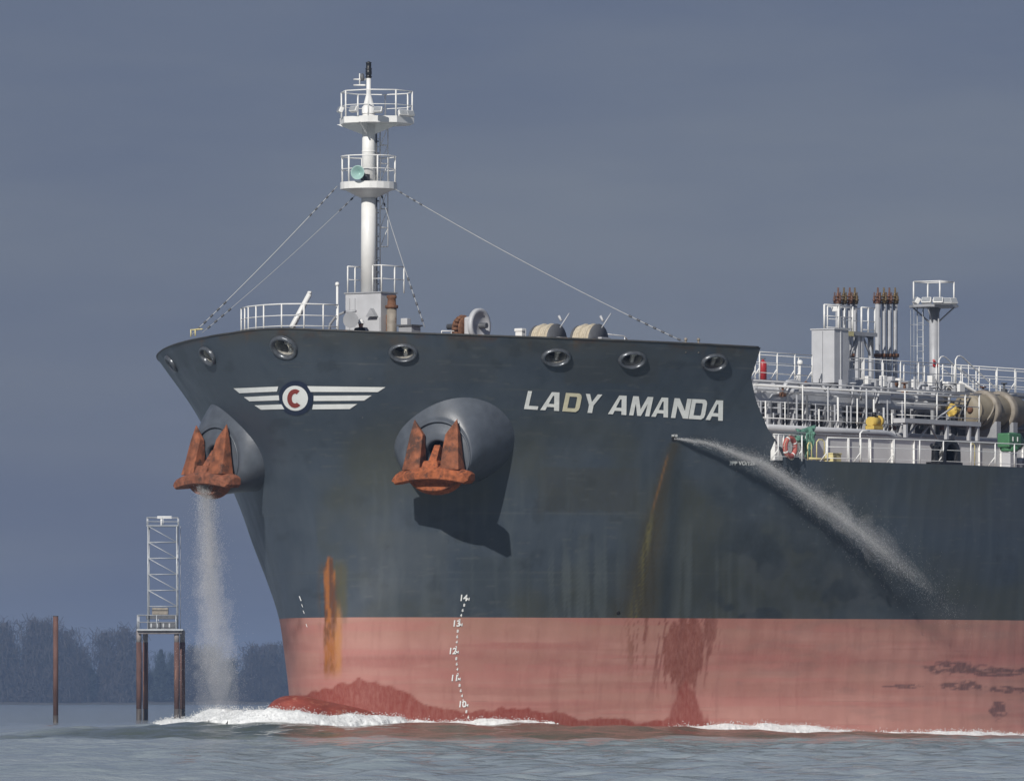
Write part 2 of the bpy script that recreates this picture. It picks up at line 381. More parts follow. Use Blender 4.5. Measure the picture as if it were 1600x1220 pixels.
while g < 5200: ex.append(g); st *= 1.06; g += st
gy = np.concatenate([np.array([-3000, -800, -200, -40, 20, 70, 100, 120, 129, 133]), gy, np.array(ex)])
GX, GY = np.meshgrid(gx, gy); near = (np.abs(GX) < 62) & (GY > 85) & (GY < 720)
GZ = np.zeros_like(GX); GZ[near] = water_z(GX[near], GY[near])
nr, nc = GX.shape; idx = np.arange(nr * nc).reshape(nr, nc)
fc = np.stack([idx[:-1, :-1], idx[:-1, 1:], idx[1:, 1:], idx[1:, :-1]], -1).reshape(-1, 4)
me = np_mesh('river', np.stack([GX, GY, GZ], -1).reshape(-1, 3), fc, 'water', True)
refl_w = np.zeros((nr, nc, 4)); refl_w[..., :3] = (.070, .090, .064)      # green bow water with the hull's dark reflection painted into its colour
v_, u_, _ = W2S(GX[near], GY[near], 0); mw = wave_mound(v_, u_); refl_w[..., 3][near] = sstep(.03, .16, mw + .16 * (fbm(GX[near] * .25, GY[near] * .12, 77, 4) - .5)) * .95 * sstep(-8, -2, v_)
stain_reflection_attr(me, refl_w.reshape(-1, 4))
river = bpy.data.objects.new('river', me); COL.objects.link(river)
tag(river, 'grey rippled river water around the ship', 'river', kind='structure')

# ================================================================== the tanker's hull
ship = thing('tanker_ship', (0, 0, 0), 'dark grey tanker bow with red bottom and white name lettering', 'ship')
BOOT = 4.65; DECK = 10.6; FDECK = 14.05
ENDP = [hit(*p) for p in [(1188, 544), (1174, 590), (1180, 620), (1200, 670), (1222, 700), (1252, 716), (1290, 721)]]
_ez = np.array([p[2] for p in ENDP][::-1]); _eu = np.array([p[1] for p in ENDP][::-1])
_ez[0] = DECK
_tp = [hit(x, y) for x, y in ((425, 514), (500, 516), (580, 519), (680, 522), (780, 525.4), (890, 529.3), (1000, 533.3), (1100, 538), (1190, 543))]
_tu = np.array([p[1] - float(ustem(p[2])) for p in _tp]); _tz = np.array([p[2] for p in _tp]); _o = np.argsort(_tu); _tu = _tu[_o]; _tz = _tz[_o]
def ztop(up): return np.interp(up, _tu, _tz)
def stains(px, py, v, z, part, UU):
    """stain colour and strength for hull points (paint wear, rust runs, wet marks: all have their own shape on the plating)"""
    n = len(px); rgb = np.zeros((n, 3)); al = np.zeros(n)
    def lay(c, a):
        nonlocal rgb, al
        a = np.clip(a, 0, 1); c = np.array(c)
        o = a + al * (1 - a); w = np.where(o > 1e-5, a / np.maximum(o, 1e-5), 0)
        rgb = rgb * (1 - w[:, None]) + c[None, :] * w[:, None]; al = o
    N = lambda sx, sy, s, o=4: fbm(px / sx + 40, py / sy + 40, s, o)
    port = (v > -.6) * 1.
    if part == 'top':
        lay((.075, .072, .055), sstep(560, 520, py - (px - 400) * .03) * .55 * sstep(.35, .6, N(60, 40, 1)) )
        lay((.085, .05, .03), sstep(15, 0, py - np.interp(px, [250, 390, 700, 1000, 1188], [537, 515, 522, 533, 544])) * sstep(.46, .68, N(22, 14, 2)) * .8)
        lay((.13, .075, .035), sstep(30, 0, py - np.interp(px, [250, 390, 700, 1000, 1188], [537, 515, 522, 533, 544])) * sstep(.66, .80, N(9, 60, 32)) * .6)
        # weld seams
        for yy, xa, xb, s in (((567, 576), 460, 1185, 3), ):
            yl = np.interp(px, [460, 1185], yy)
            lay((.16, .17, .17), sstep(1.1, .2, np.abs(py - yl)) * .5 * (px > xa) * (px < xb) * sstep(.35, .6, N(90, 40, s)))
        lay((.10, .12, .125), sstep(1.0, .2, np.abs(py - 905)) * .35 * (px > 530) * (px < 980))
        # plate seams, worn and patched paint
        uu = UU
        for zs_ in (6.35, 8.55, 10.95, 13.1):
            lay((.095, .108, .118), sstep(.022, .006, np.abs(z - zs_ - .004 * np.sin(uu))) * .7 * sstep(.3, .6, N(120, 60, int(zs_ * 10))))
        us_ = (uu + 1.2 * np.floor(z / 2.3) % 2.9) % 2.9
        lay((.028, .036, .045), sstep(.03, .008, np.minimum(us_, 2.9 - us_)) * .35 * sstep(.3, .6, N(90, 120, 3)) * (uu > 1.5))
        for x0, x1, y0, y1, cc, aa in ((1290, 1420, 880, 945, (.088, .095, .105), .5), (1420, 1600, 750, 830, (.062, .072, .084), .5), (840, 1000, 730, 800, (.058, .060, .058), .6), (560, 700, 830, 930, (.070, .082, .092), .45), (1180, 1290, 790, 870, (.044, .054, .066), .5), (600, 780, 560, 600, (.066, .074, .078), .4), (1440, 1530, 860, 950, (.050, .060, .072), .5), (720, 830, 870, 950, (.050, .062, .070), .5), (880, 1030, 560, 600, (.060, .064, .062), .5)):
            e_ = 8 * (N(14, 14, x0) - .5); lay(cc, sstep(-2, 3, px - x0 + e_) * sstep(-2, 3, x1 - px + e_) * sstep(-2, 3, py - y0 + e_) * sstep(-2, 3, y1 - py + e_) * aa)
        lay((.105, .115, .12), sstep(.70, .76, N(24, 4, 55)) * .5 * port); lay((.030, .038, .046), sstep(.66, .78, N(40, 30, 56)) * .45)
        # olive bloom and bleached runs
        lay((.062, .066, .05), sstep(.42, .72, N(150, 120, 4)) * .7 * sstep(600, 720, py) * port)
        run = N(7, 150, 6, 3); reg = sstep(820, 905, py + 30 * N(40, 40, 8)) * np.maximum(np.exp(-((px - 905) / 75) ** 2), np.exp(-((px - 1090) / 70) ** 2))
        lay((.115, .135, .14), sstep(.48, .68, run) * reg * .6 * port)
        lay((.105, .125, .13), sstep(.55, .75, N(9, 130, 9, 3)) * .22 * port * (px > 560) * sstep(640, 800, py))
        lay((.028, .038, .050), sstep(.47, .55, N(60, 42, 15)) * sstep(1090, 1170, px + (py - 850) * .2) * sstep(1450, 1340, px - (py - 850) * .9) * sstep(820, 870, py + (1250 - px) * .35) * .75)
        lay((.082, .094, .106), sstep(.56, .70, N(30, 60, 16)) * sstep(1090, 1170, px) * sstep(1420, 1340, px) * sstep(840, 890, py) * .5)
        # rust run from the side discharge
        xl = np.interp(py, [690, 720, 800, 870, 960], [1051, 1044, 1022, 1008, 994])
        wd = np.interp(py, [690, 800, 960], [6, 9, 22]); wob = 5 * (N(300, 40, 10) - .5)
        lay((.062, .050, .028), np.exp(-((px - xl - wob - 3) / (wd * 1.6)) ** 2) * sstep(684, 696, py) * .85 * port)
        lay((.20, .105, .04), np.exp(-((px - xl + 3) / 1.7) ** 2) * sstep(705, 720, py) * sstep(815, 780, py) * port)
        lay((.155, .135, .055), np.exp(-((px - xl + 2 - wob) / np.interp(py, [780, 960], [3.2, 8])) ** 2) * sstep(780, 830, py) * sstep(.24, .44, N(5.5, 90, 12)) * .95 * port)
        lay((.045, .04, .026), sstep(.50, .60, N(6, 90, 17)) * np.exp(-((px - xl) / (wd * 1.3)) ** 2) * sstep(780, 830, py) * .8 * port)
        lay((.03, .04, .048), np.exp(-((px - np.interp(py, [690, 960], [1062, 1040])) / 12) ** 2) * sstep(690, 740, py) * .8 * port)
        # wet plating under the water jet
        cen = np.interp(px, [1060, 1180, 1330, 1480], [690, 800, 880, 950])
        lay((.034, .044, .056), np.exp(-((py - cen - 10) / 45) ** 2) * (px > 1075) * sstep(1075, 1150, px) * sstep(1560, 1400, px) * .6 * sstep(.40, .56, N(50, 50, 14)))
        lay((.09, .092, .10), sstep(920, 965, py) * np.exp(-((px - 1490) / 60) ** 2) * .5)
        # rust down the stem
    else:
        lay((.38, .20, .150), sstep(1015, 970, py) * .75 * sstep(.25, .5, N(160, 26, 20)))
        lay((.30, .095, .085), np.exp(-((py - 1030 + 10 * (N(120, 60, 21) - .5)) / 14) ** 2) * .55 * sstep(.3, .6, N(120, 30, 22)) * port)
        lay((.44, .17, .15), sstep(.5, .64, N(200, 9, 23)) * .55); lay((.31, .12, .10), sstep(.50, .68, N(200, 12, 57)) * .4 * sstep(985, 1005, py)); lay((.40, .20, .16), sstep(.54, .68, N(90, 16, 58)) * .5); lay((.27, .10, .085), sstep(.64, .74, N(7, 90, 59)) * .22)
        lay((.27, .16, .14), sstep(.55, .7, N(60, 14, 24)) * .30 * (px > 1150))
        # fresh wet red along the water
        yb = np.interp(px, [430, 500, 530, 560, 600, 640, 660, 690, 740, 800, 850, 900, 960, 1010, 1040, 1110, 1125], [1079, 1079, 1070, 1063, 1068, 1083, 1097, 1106, 1112, 1104, 1110, 1121, 1125, 1131, 1118, 1128, 1160])
        yb = yb + 14 * (N(14, 300, 25, 3) - .5) + 10 * (N(40, 300, 26) - .5)
        lay((.245, .050, .036), sstep(-1.5, 1.5, py - yb) * .97 * sstep(475, 500, px + (py - 1040) * .4))
        # splash marks below the discharge
        sp = N(5, 60, 27, 4)
        body = sstep(1.0, .8, np.sqrt(((px - 1068) / 36) ** 2 + ((py - 1020) / 58) ** 2) + 1.1 * (sp - .5) + .5 * (N(12, 40, 28) - .5))
        lay((.22, .065, .048), body * .92 * port)
        sx = px - (1120 - py) * .10; runs = sstep(.54, .60, fbm(sx / 4.2, py / 75, 29, 3))
        lay((.21, .065, .05), runs * sstep(978, 1000, px) * sstep(1135, 1110, px) * sstep(1125, 1010, py) * .85 * port)
        lay((.24, .055, .042), sstep(.62, .5, np.abs(px - 1072) / 60 + (1128 - py) / 120. + .3 * (sp - .5)) * (py > 1060) * .9 * port)
        lay((.23, .09, .06), sstep(.5, .58, fbm(px / 3.2, py / 60, 30, 3)) * np.exp(-((px - 992) / 16) ** 2) * sstep(1080, 1000, py) * .9 * port)
        # dark scrapes near the frame's edge
        for cx, cy, a, b, s in ((1490, 1043, 46, 11, 31), (1560, 1050, 50, 8, 33), (1500, 1071, 42, 8, 34), (1580, 1077, 35, 6, 35), (1415, 1072, 34, 3.4, 36), (1560, 1110, 16, 16, 37)):
            r_ = np.sqrt(((px - cx) / a) ** 2 + ((py - cy) / b) ** 2) + .9 * (N(13, 6, s) - .5)
            lay((.10, .055, .06), sstep(1.05, .8, r_) * .82 * sstep(.22, .5, N(8, 3, s + 40)))
        lay((.14, .06, .05), sstep(.2, .6, N(26, 50, 38)) * sstep(476, 462, px + 10 * (N(30, 20, 39) - .5) + (py - 1000) * .18) * .8 * sstep(1060, 1000, py))
    # rust down the stem, across both coats
    xs = 515 + 4 * (N(300, 30, 41) - .5); yy = sstep(866, 876, py) * sstep(1066, 1040, py + 14 * (N(5, 300, 44) - .5))
    hw_ = np.interp(py, [866, 880, 900, 940, 1050], [3, 7, 9.5, 9, 9]) + 4 * (N(6, 22, 45) - .5)
    core = sstep(1.15, .75, np.abs(px - xs) / hw_)
    lay((.085, .078, .035), sstep(16, 7, np.abs(px - 531 - 4 * (N(9, 30, 46) - .5))) * sstep(868, 890, py) * sstep(985, 945, py) * .8)
    lay((.46, .20, .05), sstep(11, 5, np.abs(px - 525 - 4 * (N(9, 30, 47) - .5))) * sstep(930, 975, py) * sstep(1066, 1035, py) * .8)
    lay((.09, .06, .035), sstep(24, 9, np.abs(px - 516)) * sstep(872, 890, py) * sstep(1000, 960, py) * sstep(.42, .6, N(5, 40, 48)) * .75)
    lay((.34, .12, .026), core * yy)
    lay((.11, .045, .022), core * yy * sstep(.44, .58, N(4, 30, 43)) * np.interp(py, [866, 960, 1050], [1, .9, .35]))
    return np.concatenate([rgb, al[:, None]], 1)

upc = np.concatenate([np.linspace(0, 1.1, 34) ** 2, np.arange(1.27, 30, .062), 30 + np.linspace(.2, 1, 30) ** 2 * 45])
ups = np.concatenate([np.linspace(0, 1.1, 34) ** 2, np.arange(1.3, 14, .16), 14 + np.linspace(.05, 1, 40) ** 1.5 * 61])
CHOCKS = [(268.5, 568, .90, .66), (325, 556, .95, .70), (444, 543, 1.0, .92), (630, 551, .95, .66), (869, 558, .98, .66), (988, 562, .95, .66), (1116, 566, .92, .66)]
def chock_frame(px, py):
    h = hit(px, py); n = hnormal(*h); a = Vector((0, 0, 1)).cross(n).normalized(); return Vector(h), a, n.cross(a), n
CHF = [chock_frame(c[0], c[1]) + (c[2], c[3]) for c in CHOCKS]
def hull_part(name, zrows, top):
    V = []; Fs = []; PX = []; off = 0
    for sgn, cols in ((1, upc), (-1, ups)):
        UP = np.repeat(cols[None, :], len(zrows), 0).copy(); Zr = np.repeat(np.array(zrows)[:, None], len(cols), 1).copy()
        if top:
            m = Zr > DECK + 1e-6; t = (Zr - DECK) / (15.3 - DECK)
            Zr = np.where(m, DECK + t * (ztop(UP) - DECK), Zr)
            ue = np.interp(Zr, _ez, _eu) - ustem(Zr); UPc = np.where(m, np.minimum(UP, ue), UP)
        else: m = np.zeros_like(Zr, bool); UPc = UP
        U = UPc + ustem(Zr); Vv = halfb(U, Zr); fade = np.minimum(1, UPc / 2.)
        dent = np.abs(np.sin(math.pi * U / .82)) ** 1.5 * (.3 + fbm(U * .35, Zr * .45, 83, 3)) * .012 + .024 * (fbm(U * .5 + 9, Zr * .6, 87, 3) - .5)
        Vv = sgn * (Vv - fade * dent * sstep(15.2, 13.5, Zr)); Vv[:, 0] = 0
        r, c = Zr.shape; I = np.arange(r * c).reshape(r, c) + off
        q = np.stack([I[:-1, :-1], I[:-1, 1:], I[1:, 1:], I[1:, :-1]], -1)
        if sgn < 0: q = q[..., ::-1]
        ok = (UPc[:-1, 1:] - UPc[:-1, :-1] > 1e-5) | (UPc[1:, 1:] - UPc[1:, :-1] > 1e-5)
        if top: # no plating aft of the break above the deck
            ok &= ~(m[1:, :-1] & (UP[1:, :-1] > ue[1:, :-1] + 1e-6))
        Fs.append(q[ok]); V.append(np.stack([Vv, U, Zr], -1).reshape(-1, 3)); off += r * c
    V = np.concatenate(V); Fq = np.concatenate(Fs)
    if top:
        cen = V[Fq].mean(1); keep = np.ones(len(Fq), bool)
        for c, a, b, n, w_, h_ in CHF:
            d = cen - np.array(c)[None]; da = d @ np.array(a); db = d @ np.array(b); dn = d @ np.array(n)
            keep &= ~(((da / (w_ / 2)) ** 2 + (db / (h_ / 2)) ** 2 < .80) & (np.abs(dn) < .6))
        Fq = Fq[keep]
    used = np.zeros(len(V), bool); used[Fq.ravel()] = True; rm = np.cumsum(used) - 1; V = V[used]; Fq = rm[Fq]
    me = np_mesh(name, V, Fq, 'topside' if top else 'bottom', True)
    px, py = proj(V[:, 0], V[:, 1], V[:, 2])
    st_ = stains(px, py, V[:, 0], V[:, 2], 'top' if top else 'bot', V[:, 1])
    if top: st_[:, 3] *= sstep(15.6, 14.9, V[:, 2]) * 0 + 1
    if len(me.vertices) == len(V): stain_reflection_attr(me, st_)
    # weld the two halves along the stem
    bm = bmesh.new(); bm.from_mesh(me); bmesh.ops.remove_doubles(bm, verts=[v for v in bm.verts if abs(v.co.x) < 1e-4], dist=1e-4); bm.to_mesh(me); bm.free()
    return link(bpy.data.objects.new(name, me), ship)
zt = list(np.arange(BOOT, DECK, .065)) + [DECK] + list(np.arange(DECK + .03, 15.3, .06)) + [15.3]
hull_part('topside_plating', zt, True)['label'] = 'dark grey painted hull side'
hull_part('bottom_plating', np.arange(BOOT - 6.0, BOOT + .001, .06), False)['label'] = 'faded red hull bottom'

# decks, end bulkhead
dk = MB(); cols = [c for c in ups if c < 74]
def deck_sheet(z, u0, u1, inset=.03):
    m = MB(); us = np.concatenate([np.linspace(0, 1, 14) ** 2 * 3 + ustem(z) + .05, np.linspace(ustem(z) + 3.3, u1, 30)]); us = us[(us >= u0)]
    us = us if u0 < us[0] else np.concatenate([[u0], us])
    vs = []; fs = []
    for u in us: h = max(.02, float(halfb(u, z)) - inset); vs += [(-h, u, z), (h, u, z)]
    for i in range(len(us) - 1): fs.append((2 * i, 2 * i + 1, 2 * i + 3, 2 * i + 2))
    return m.add(vs, fs)
deck_sheet(FDECK, -9, 8.4).build('forecastle_deck', 'deck', ship)
deck_sheet(DECK - .02, 7.9, 74).build('main_deck', 'deck', ship)
h0 = float(halfb(8.0, DECK)) - .3; h1 = float(halfb(8.0, FDECK)) - .3
MB().add([(-h0, 8.0, DECK), (h0, 8.0, DECK), (h1, 8.0, FDECK - .02), (-h1, 8.0, FDECK - .02)], [(0, 1, 2, 3)]).build('forecastle_bulkhead', 'lgrey', ship)
# bulwark cap and flat end stiffener
cap = []
for sgn in (-1, 1):
    l = []
    for up in np.concatenate([np.linspace(0, 1.4, 30) ** 2, np.linspace(2.2, 12.2, 60)]):
        z = float(ztop(up)); u = up + float(ustem(z)); ue = float(np.interp(z, _ez, _eu))
        if u > ue: break
        l.append((sgn * float(halfb(u, z)), u, z + .01))
    cap = cap[::-1] + l[1:] if cap else l
    if sgn < 0: cap = l
MB().path(cap, .035, 6).build('bulwark_cap', mat('bulwark_cap_paint', (.05, .05, .048), .6, 0, .3, 2, .2, 20, .28, (.13, .06, .03), 1.2), ship)

# the bulb breaking the surface
def bulb():
    vs = []; fs = []; n = 44; m = 34; LB = 11.
    us = [NOSE[1] + LB * (i / m) ** 2.2 for i in range(m + 1)]
    for u in us:
        d = u - NOSE[1]; r = math.sqrt(max(0, 1 - (1 - min(1, d / 1.5)) ** 2)); w = 1.08 + .30 * min(d, 6.5)
        for k in range(n):
            a = 2 * math.pi * k / n; x = math.copysign(abs(math.cos(a)) ** .85, math.cos(a)); y = math.sin(a)
            vs.append((w * r * x, u, .35 + (1.58 - .15 * d if y > 0 else 5.0) * r * y))
    for j in range(m):
        for k in range(n): fs.append((j * n + k, j * n + (k + 1) % n, (j + 1) * n + (k + 1) % n, (j + 1) * n + k))
    b = MB(); b.add(vs, fs, True)
    mt = mat('bulb_red_scraped', (.25, .055, .038), .5, 0, .25, 1.6, .12, 9, .34, (.42, .17, .11), 3.2, vstretch=2.6)
    o = b.build('bulbous_bow', mt, ship); o['label'] = 'scraped rusty red bulb at the waterline'
bulb()

# ------------------------------------------------------------------ marks painted on the plating: outlines laid on the hull, a few millimetres proud
def fill2d(splines):
    cu = bpy.data.curves.new('tmp', 'CURVE'); cu.dimensions = '2D'; cu.fill_mode = 'BOTH'
    for pts in splines:
        s = cu.splines.new('POLY'); s.points.add(len(pts) - 1); s.use_cyclic_u = True
        for p, q in zip(s.points, pts): p.co = (q[0], q[1], 0, 1)
    o = bpy.data.objects.new('tmp', cu); COL.objects.link(o)
    bpy.context.view_layer.update(); me = bpy.data.meshes.new_from_object(o.evaluated_get(bpy.context.evaluated_depsgraph_get()))
    bpy.data.objects.remove(o); bpy.data.curves.remove(cu); return me
def text2d(txt, size, shear=0):
    cu = bpy.data.curves.new('tmp', 'FONT'); cu.body = txt; cu.size = size; cu.shear = shear; cu.fill_mode = 'FRONT'; cu.offset = .028 * size; cu.resolution_u = 3
    o = bpy.data.objects.new('tmp', cu); COL.objects.link(o)
    bpy.context.view_layer.update(); me = bpy.data.meshes.new_from_object(o.evaluated_get(bpy.context.evaluated_depsgraph_get()))
    bpy.data.objects.remove(o); bpy.data.curves.remove(cu); return me
def decal(name, me, mp, m, parent, off=.012, step=5.):
    """mp maps drawing coordinates to the place on the hull; the sheet is cut fine and laid over the curve"""
    bm = bmesh.new(); bm.from_mesh(me); bmesh.ops.triangulate(bm, faces=bm.faces)
    for v in bm.verts: x, y = mp(v.co.x, v.co.y); v.co = (x, y, 0)
    for _ in range(4):
        es = [e for e in bm.edges if e.calc_length() > step]
        if not es: break
        bmesh.ops.subdivide_edges(bm, edges=es, cuts=1); bmesh.ops.triangulate(bm, faces=bm.faces)
    for v in bm.verts:
        h = hit(v.co.x, v.co.y); nn = hnormal(*h); v.co = Vector(h) + nn * (off + .010)
    bmesh.ops.recalc_face_normals(bm, faces=bm.faces)
    me2 = bpy.data.meshes.new(name); bm.to_mesh(me2); bm.free(); bpy.data.meshes.remove(me)
    me2.materials.append(MT[m]); return link(bpy.data.objects.new(name, me2), parent)

GL = {  # letter outlines in a unit box
 'L': [[(0, 0), (1, 0), (1, .19), (.30, .19), (.30, 1), (0, 1)]],
 'A': [[(0, 0), (.27, 0), (.36, .19), (.73, .19), (.73, 0), (1, 0), (1, 1), (.60, 1)], [(.44, .36), (.73, .36), (.73, .80), (.665, .80)]],
 'D': [[(0, 0), (.80, 0), (.95, .10), (1, .25), (1, .80), (.93, .94), (.80, 1), (0, 1)], [(.27, .19), (.70, .19), (.735, .25), (.735, .75), (.70, .81), (.27, .81)]],
 'Y': [[(.32, 0), (.60, 0), (.60, .40), (1, 1), (.72, 1), (.46, .58), (.26, 1), (0, 1), (.32, .42)]],
 'M': [[(0, 0), (.21, 0), (.21, .62), (.40, 0), (.58, 0), (.79, .62), (.79, 0), (1, 0), (1, 1), (.72, 1), (.50, .34), (.28, 1), (0, 1)]],
 'N': [[(0, 0), (.26, 0), (.26, .62), (.70, 0), (1, 0), (1, 1), (.74, 1), (.74, .38), (.30, 1), (0, 1)]],
}
Zs = 3.478                                     # where the letters stand along the name (left foot, right foot), and their slant
letters = [('L', 134, 208, 22), ('A', 222, 325, 2), ('D', 342, 432, 20), ('Y', 450, 540, 20), ('A', 590, 690, 2), ('M', 705, 815, 22), ('A', 825, 916, 2), ('N', 932, 1025, 20), ('D', 1028, 1113, 20), ('A', 1120, 1214, 2)]
name_part = None
for i, (ch, xa, xb, sl) in enumerate(letters):
    def mp(x, y, xa=xa, xb=xb, sl=sl):
        zx = xa + (xb - xa) * x + sl * y
        yb = 551 + (zx - 134) * .0600; ht = 99 + (zx - 134) * .011
        return 780 + zx / Zs, 480 + (yb - ht * y) / Zs
    m = 'markd' if i == 2 else 'marks'
    if name_part is None: name_part = decal('ship_name', fill2d(GL[ch]), mp, m, ship); name_part['label'] = 'white slanted name lettering LADY AMANDA'
    else: decal('letter', fill2d(GL[ch]), mp, m, name_part)
Z3 = 3.813
ident = lambda x, y: (230 + x / Z3, 500 + y / Z3)
ring = lambda cx, cy, a, b, rot=0, n=40: [(cx + a * math.cos(t) * math.cos(rot) - b * math.sin(t) * math.sin(rot), cy + a * math.cos(t) * math.sin(rot) + b * math.sin(t) * math.cos(rot)) for t in [2 * math.pi * k / n for k in range(n)]]
em = decal('bow_emblem', fill2d([ring(886, 464, 104, 103, .3)]), ident, 'logo_blue', ship, .010)
em['label'] = 'white winged round emblem with a red C'
decal('roundel', fill2d([ring(884, 463, 76, 74, .5)]), ident, 'logo_white', em, .018)
C = [(883 + a * math.cos(t), 464 + b * math.sin(t)) for a, b, ts in ((46, 56, np.linspace(.80, 5.35, 26)), (19, 29, np.linspace(5.25, .95, 24))) for t in ts]
decal('letter', fill2d([C]), ident, 'logo_red', em, .027)
for q in ([(517, 405), (783, 394), (775, 424), (552, 434)], [(578, 457), (786, 446), (789, 476), (612, 482)], [(641, 506), (802, 500), (819, 529), (680, 532)],
          [(955, 392), (1420, 398), (1375, 427), (975, 426)], [(993, 449), (1338, 447), (1293, 478), (993, 480)], [(990, 501), (1252, 498), (1208, 528), (985, 530)]):
    decal('stripe', fill2d([q]), ident, 'logo_white', em, .013)
# draught marks
dm = None
def mark(txt, x, y, size, sh=.12):
    global dm
    mp = lambda a, b: (x + a * .95, y - b)
    o = decal('draft_marks' if dm is None else 'draft_figure', text2d(txt, size, sh), mp, 'logo_white', ship if dm is None else dm, .014)
    if dm is None: dm = o; o['label'] = 'white draught figures from 14 to 10 down the bow'
for t, x, y in (('14', 717, 938), ('13', 706, 978), ('12', 700, 1021), ('11', 703, 1063), ('10', 715, 1104)):
    mark(t, x, y, 13.5); mark('M', x + 11.5, y - .3, 6.5)
curve_x = lambda y: np.interp(y, [938, 978, 1021, 1063, 1104, 1128], [727, 715, 711, 715, 724, 733])
for y0, y1, seq in ((938, 978, '8642'), (978, 1021, '8642'), (1021, 1063, '8642'), (1063, 1104, '8642'), (1104, 1146, '86')):
    for k, d in enumerate(seq): y = y0 + (y1 - y0) * (k + 1) / 5 + 1; mark(d, float(curve_x(y)) - 1, y, 6.5)
for x, y in ((470, 938), (473, 948), (475.5, 958), (480, 979)): mark('I', x, y, 10 if y == 938 else 6.5, -.4)
mark('M28', 1049, 682, 5.5, 0); mark('3PP VO/128', 1139, 726, 8.5, .1)

# ================================================================== fittings on the bow
def orient(c, a, b, n):
    return lambda x, y, z: Vector(c) + a * x + b * y + n * z
def loft(rings, close_ends=False, smooth=True):
    m = MB(); k = len(rings[0]); vs = [p for r in rings for p in r]
    fs = [(j * k + i, j * k + (i + 1) % k, (j + 1) * k + (i + 1) % k, (j + 1) * k + i) for j in range(len(rings) - 1) for i in range(k)]
    return m.add(vs, fs, smooth)
# mooring chocks through the bulwark
for c, a, b, n, w_, h_ in CHF:
    L_ = orient(c, a, b, n); k = 28; el = lambda s, d, off=0: [L_((w_ / 2 * s) * math.cos(2 * math.pi * i / k), (h_ / 2 * s) * math.sin(2 * math.pi * i / k), d) for i in range(k)]
    ro = loft([el(1.16, -.03), el(1.17, .04), el(1.10, .10), el(1.0, .125), el(.90, .10), el(.83, .04), el(.80, -.04)]).build('mooring_chock', 'chock', ship)
    loft([el(.80, -.04), el(.74, -.14), el(.74, -.5)]).build('chock_lining', 'chock_in', ro)
    pl = MB(); e = el(.76, -.5); pl.add(e, [tuple(range(k))]); pl.build('chock_back', 'hole', ro)  # added near-black plate, stands in for the dark interior behind the hole
    p = L_(.08 * w_, -.12 * h_, -.26); MB().lathe(p - b * .28, b, [(0, .0), (0, .14), (.06, .17), (.12, .10), (.40, .09), (.46, .17), (.52, .14), (.52, 0)], 14).build('roller', 'chock_in', ro)

# anchor pods
PODC = {}
for s in (1, -1):
    n0 = Vector((s * math.sin(R(11)), -math.cos(R(11)), -.02)).normalized(); C0 = Vector((s * 5.20, -.30, 10.62))
    n1 = Vector((s * math.sin(R(20)), -math.cos(R(20)), .0)).normalized(); C1 = Vector((s * 4.0, 3.9, 12.95))
    def circ(c, n, r, k=64):
        a = Vector((0, 0, 1)).cross(n).normalized(); b = n.cross(a); return [c + (a * math.cos(2 * math.pi * i / k) + b * math.sin(2 * math.pi * i / k)) * r for i in range(k)]
    rings = [circ(C0 + n0 * -.06, n0, 1.27), circ(C0 + n0 * .0, n0, 1.30), circ(C0 + n0 * -.03, n0, 1.335)]
    for t in np.linspace(.012, 1, 40) ** 1.6:
        nn = n0.lerp(n1, t).normalized(); f_ = t ** .62; c_ = C0.lerp(C1, f_); c_[1] = C0[1] + (C1[1] - C0[1]) * t; rings.append([Vector((p[0], p[1], min(p[2], 13.6))) for p in circ(c_, nn, 1.335 + (3.30 - 1.335) * f_)])
    pod = loft(rings).build('anchor_pod', 'pod', ship)
    rim = MB(); rim.path(circ(C0 + n0 * .005, n0, 1.29), .035, 6, True); rim.build('pod_rim', 'pod', pod)
    a = Vector((0, 0, 1)).cross(n0).normalized(); b = n0.cross(a); LF = orient(C0, a, b, n0)
    k = 64; ell = lambda r, h, dy=0, sx=1: [LF(r * sx * math.cos(2 * math.pi * i / k), dy + r * math.sin(2 * math.pi * i / k), h) for i in range(k)]
    loft([ell(1.27, -.06), ell(1.1, -.03), ell(.9, .03), ell(.64, .08, .02), ell(.54, .05, .05), ell(.46, -.08, .1), ell(.44, -.3, .15)]).build('hawse_face', 'pod', pod)
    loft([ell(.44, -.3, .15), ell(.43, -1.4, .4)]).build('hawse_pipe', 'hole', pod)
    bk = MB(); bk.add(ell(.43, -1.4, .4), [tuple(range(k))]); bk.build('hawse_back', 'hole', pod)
    PODC[s] = (C0, a if s > 0 else a, b, n0)

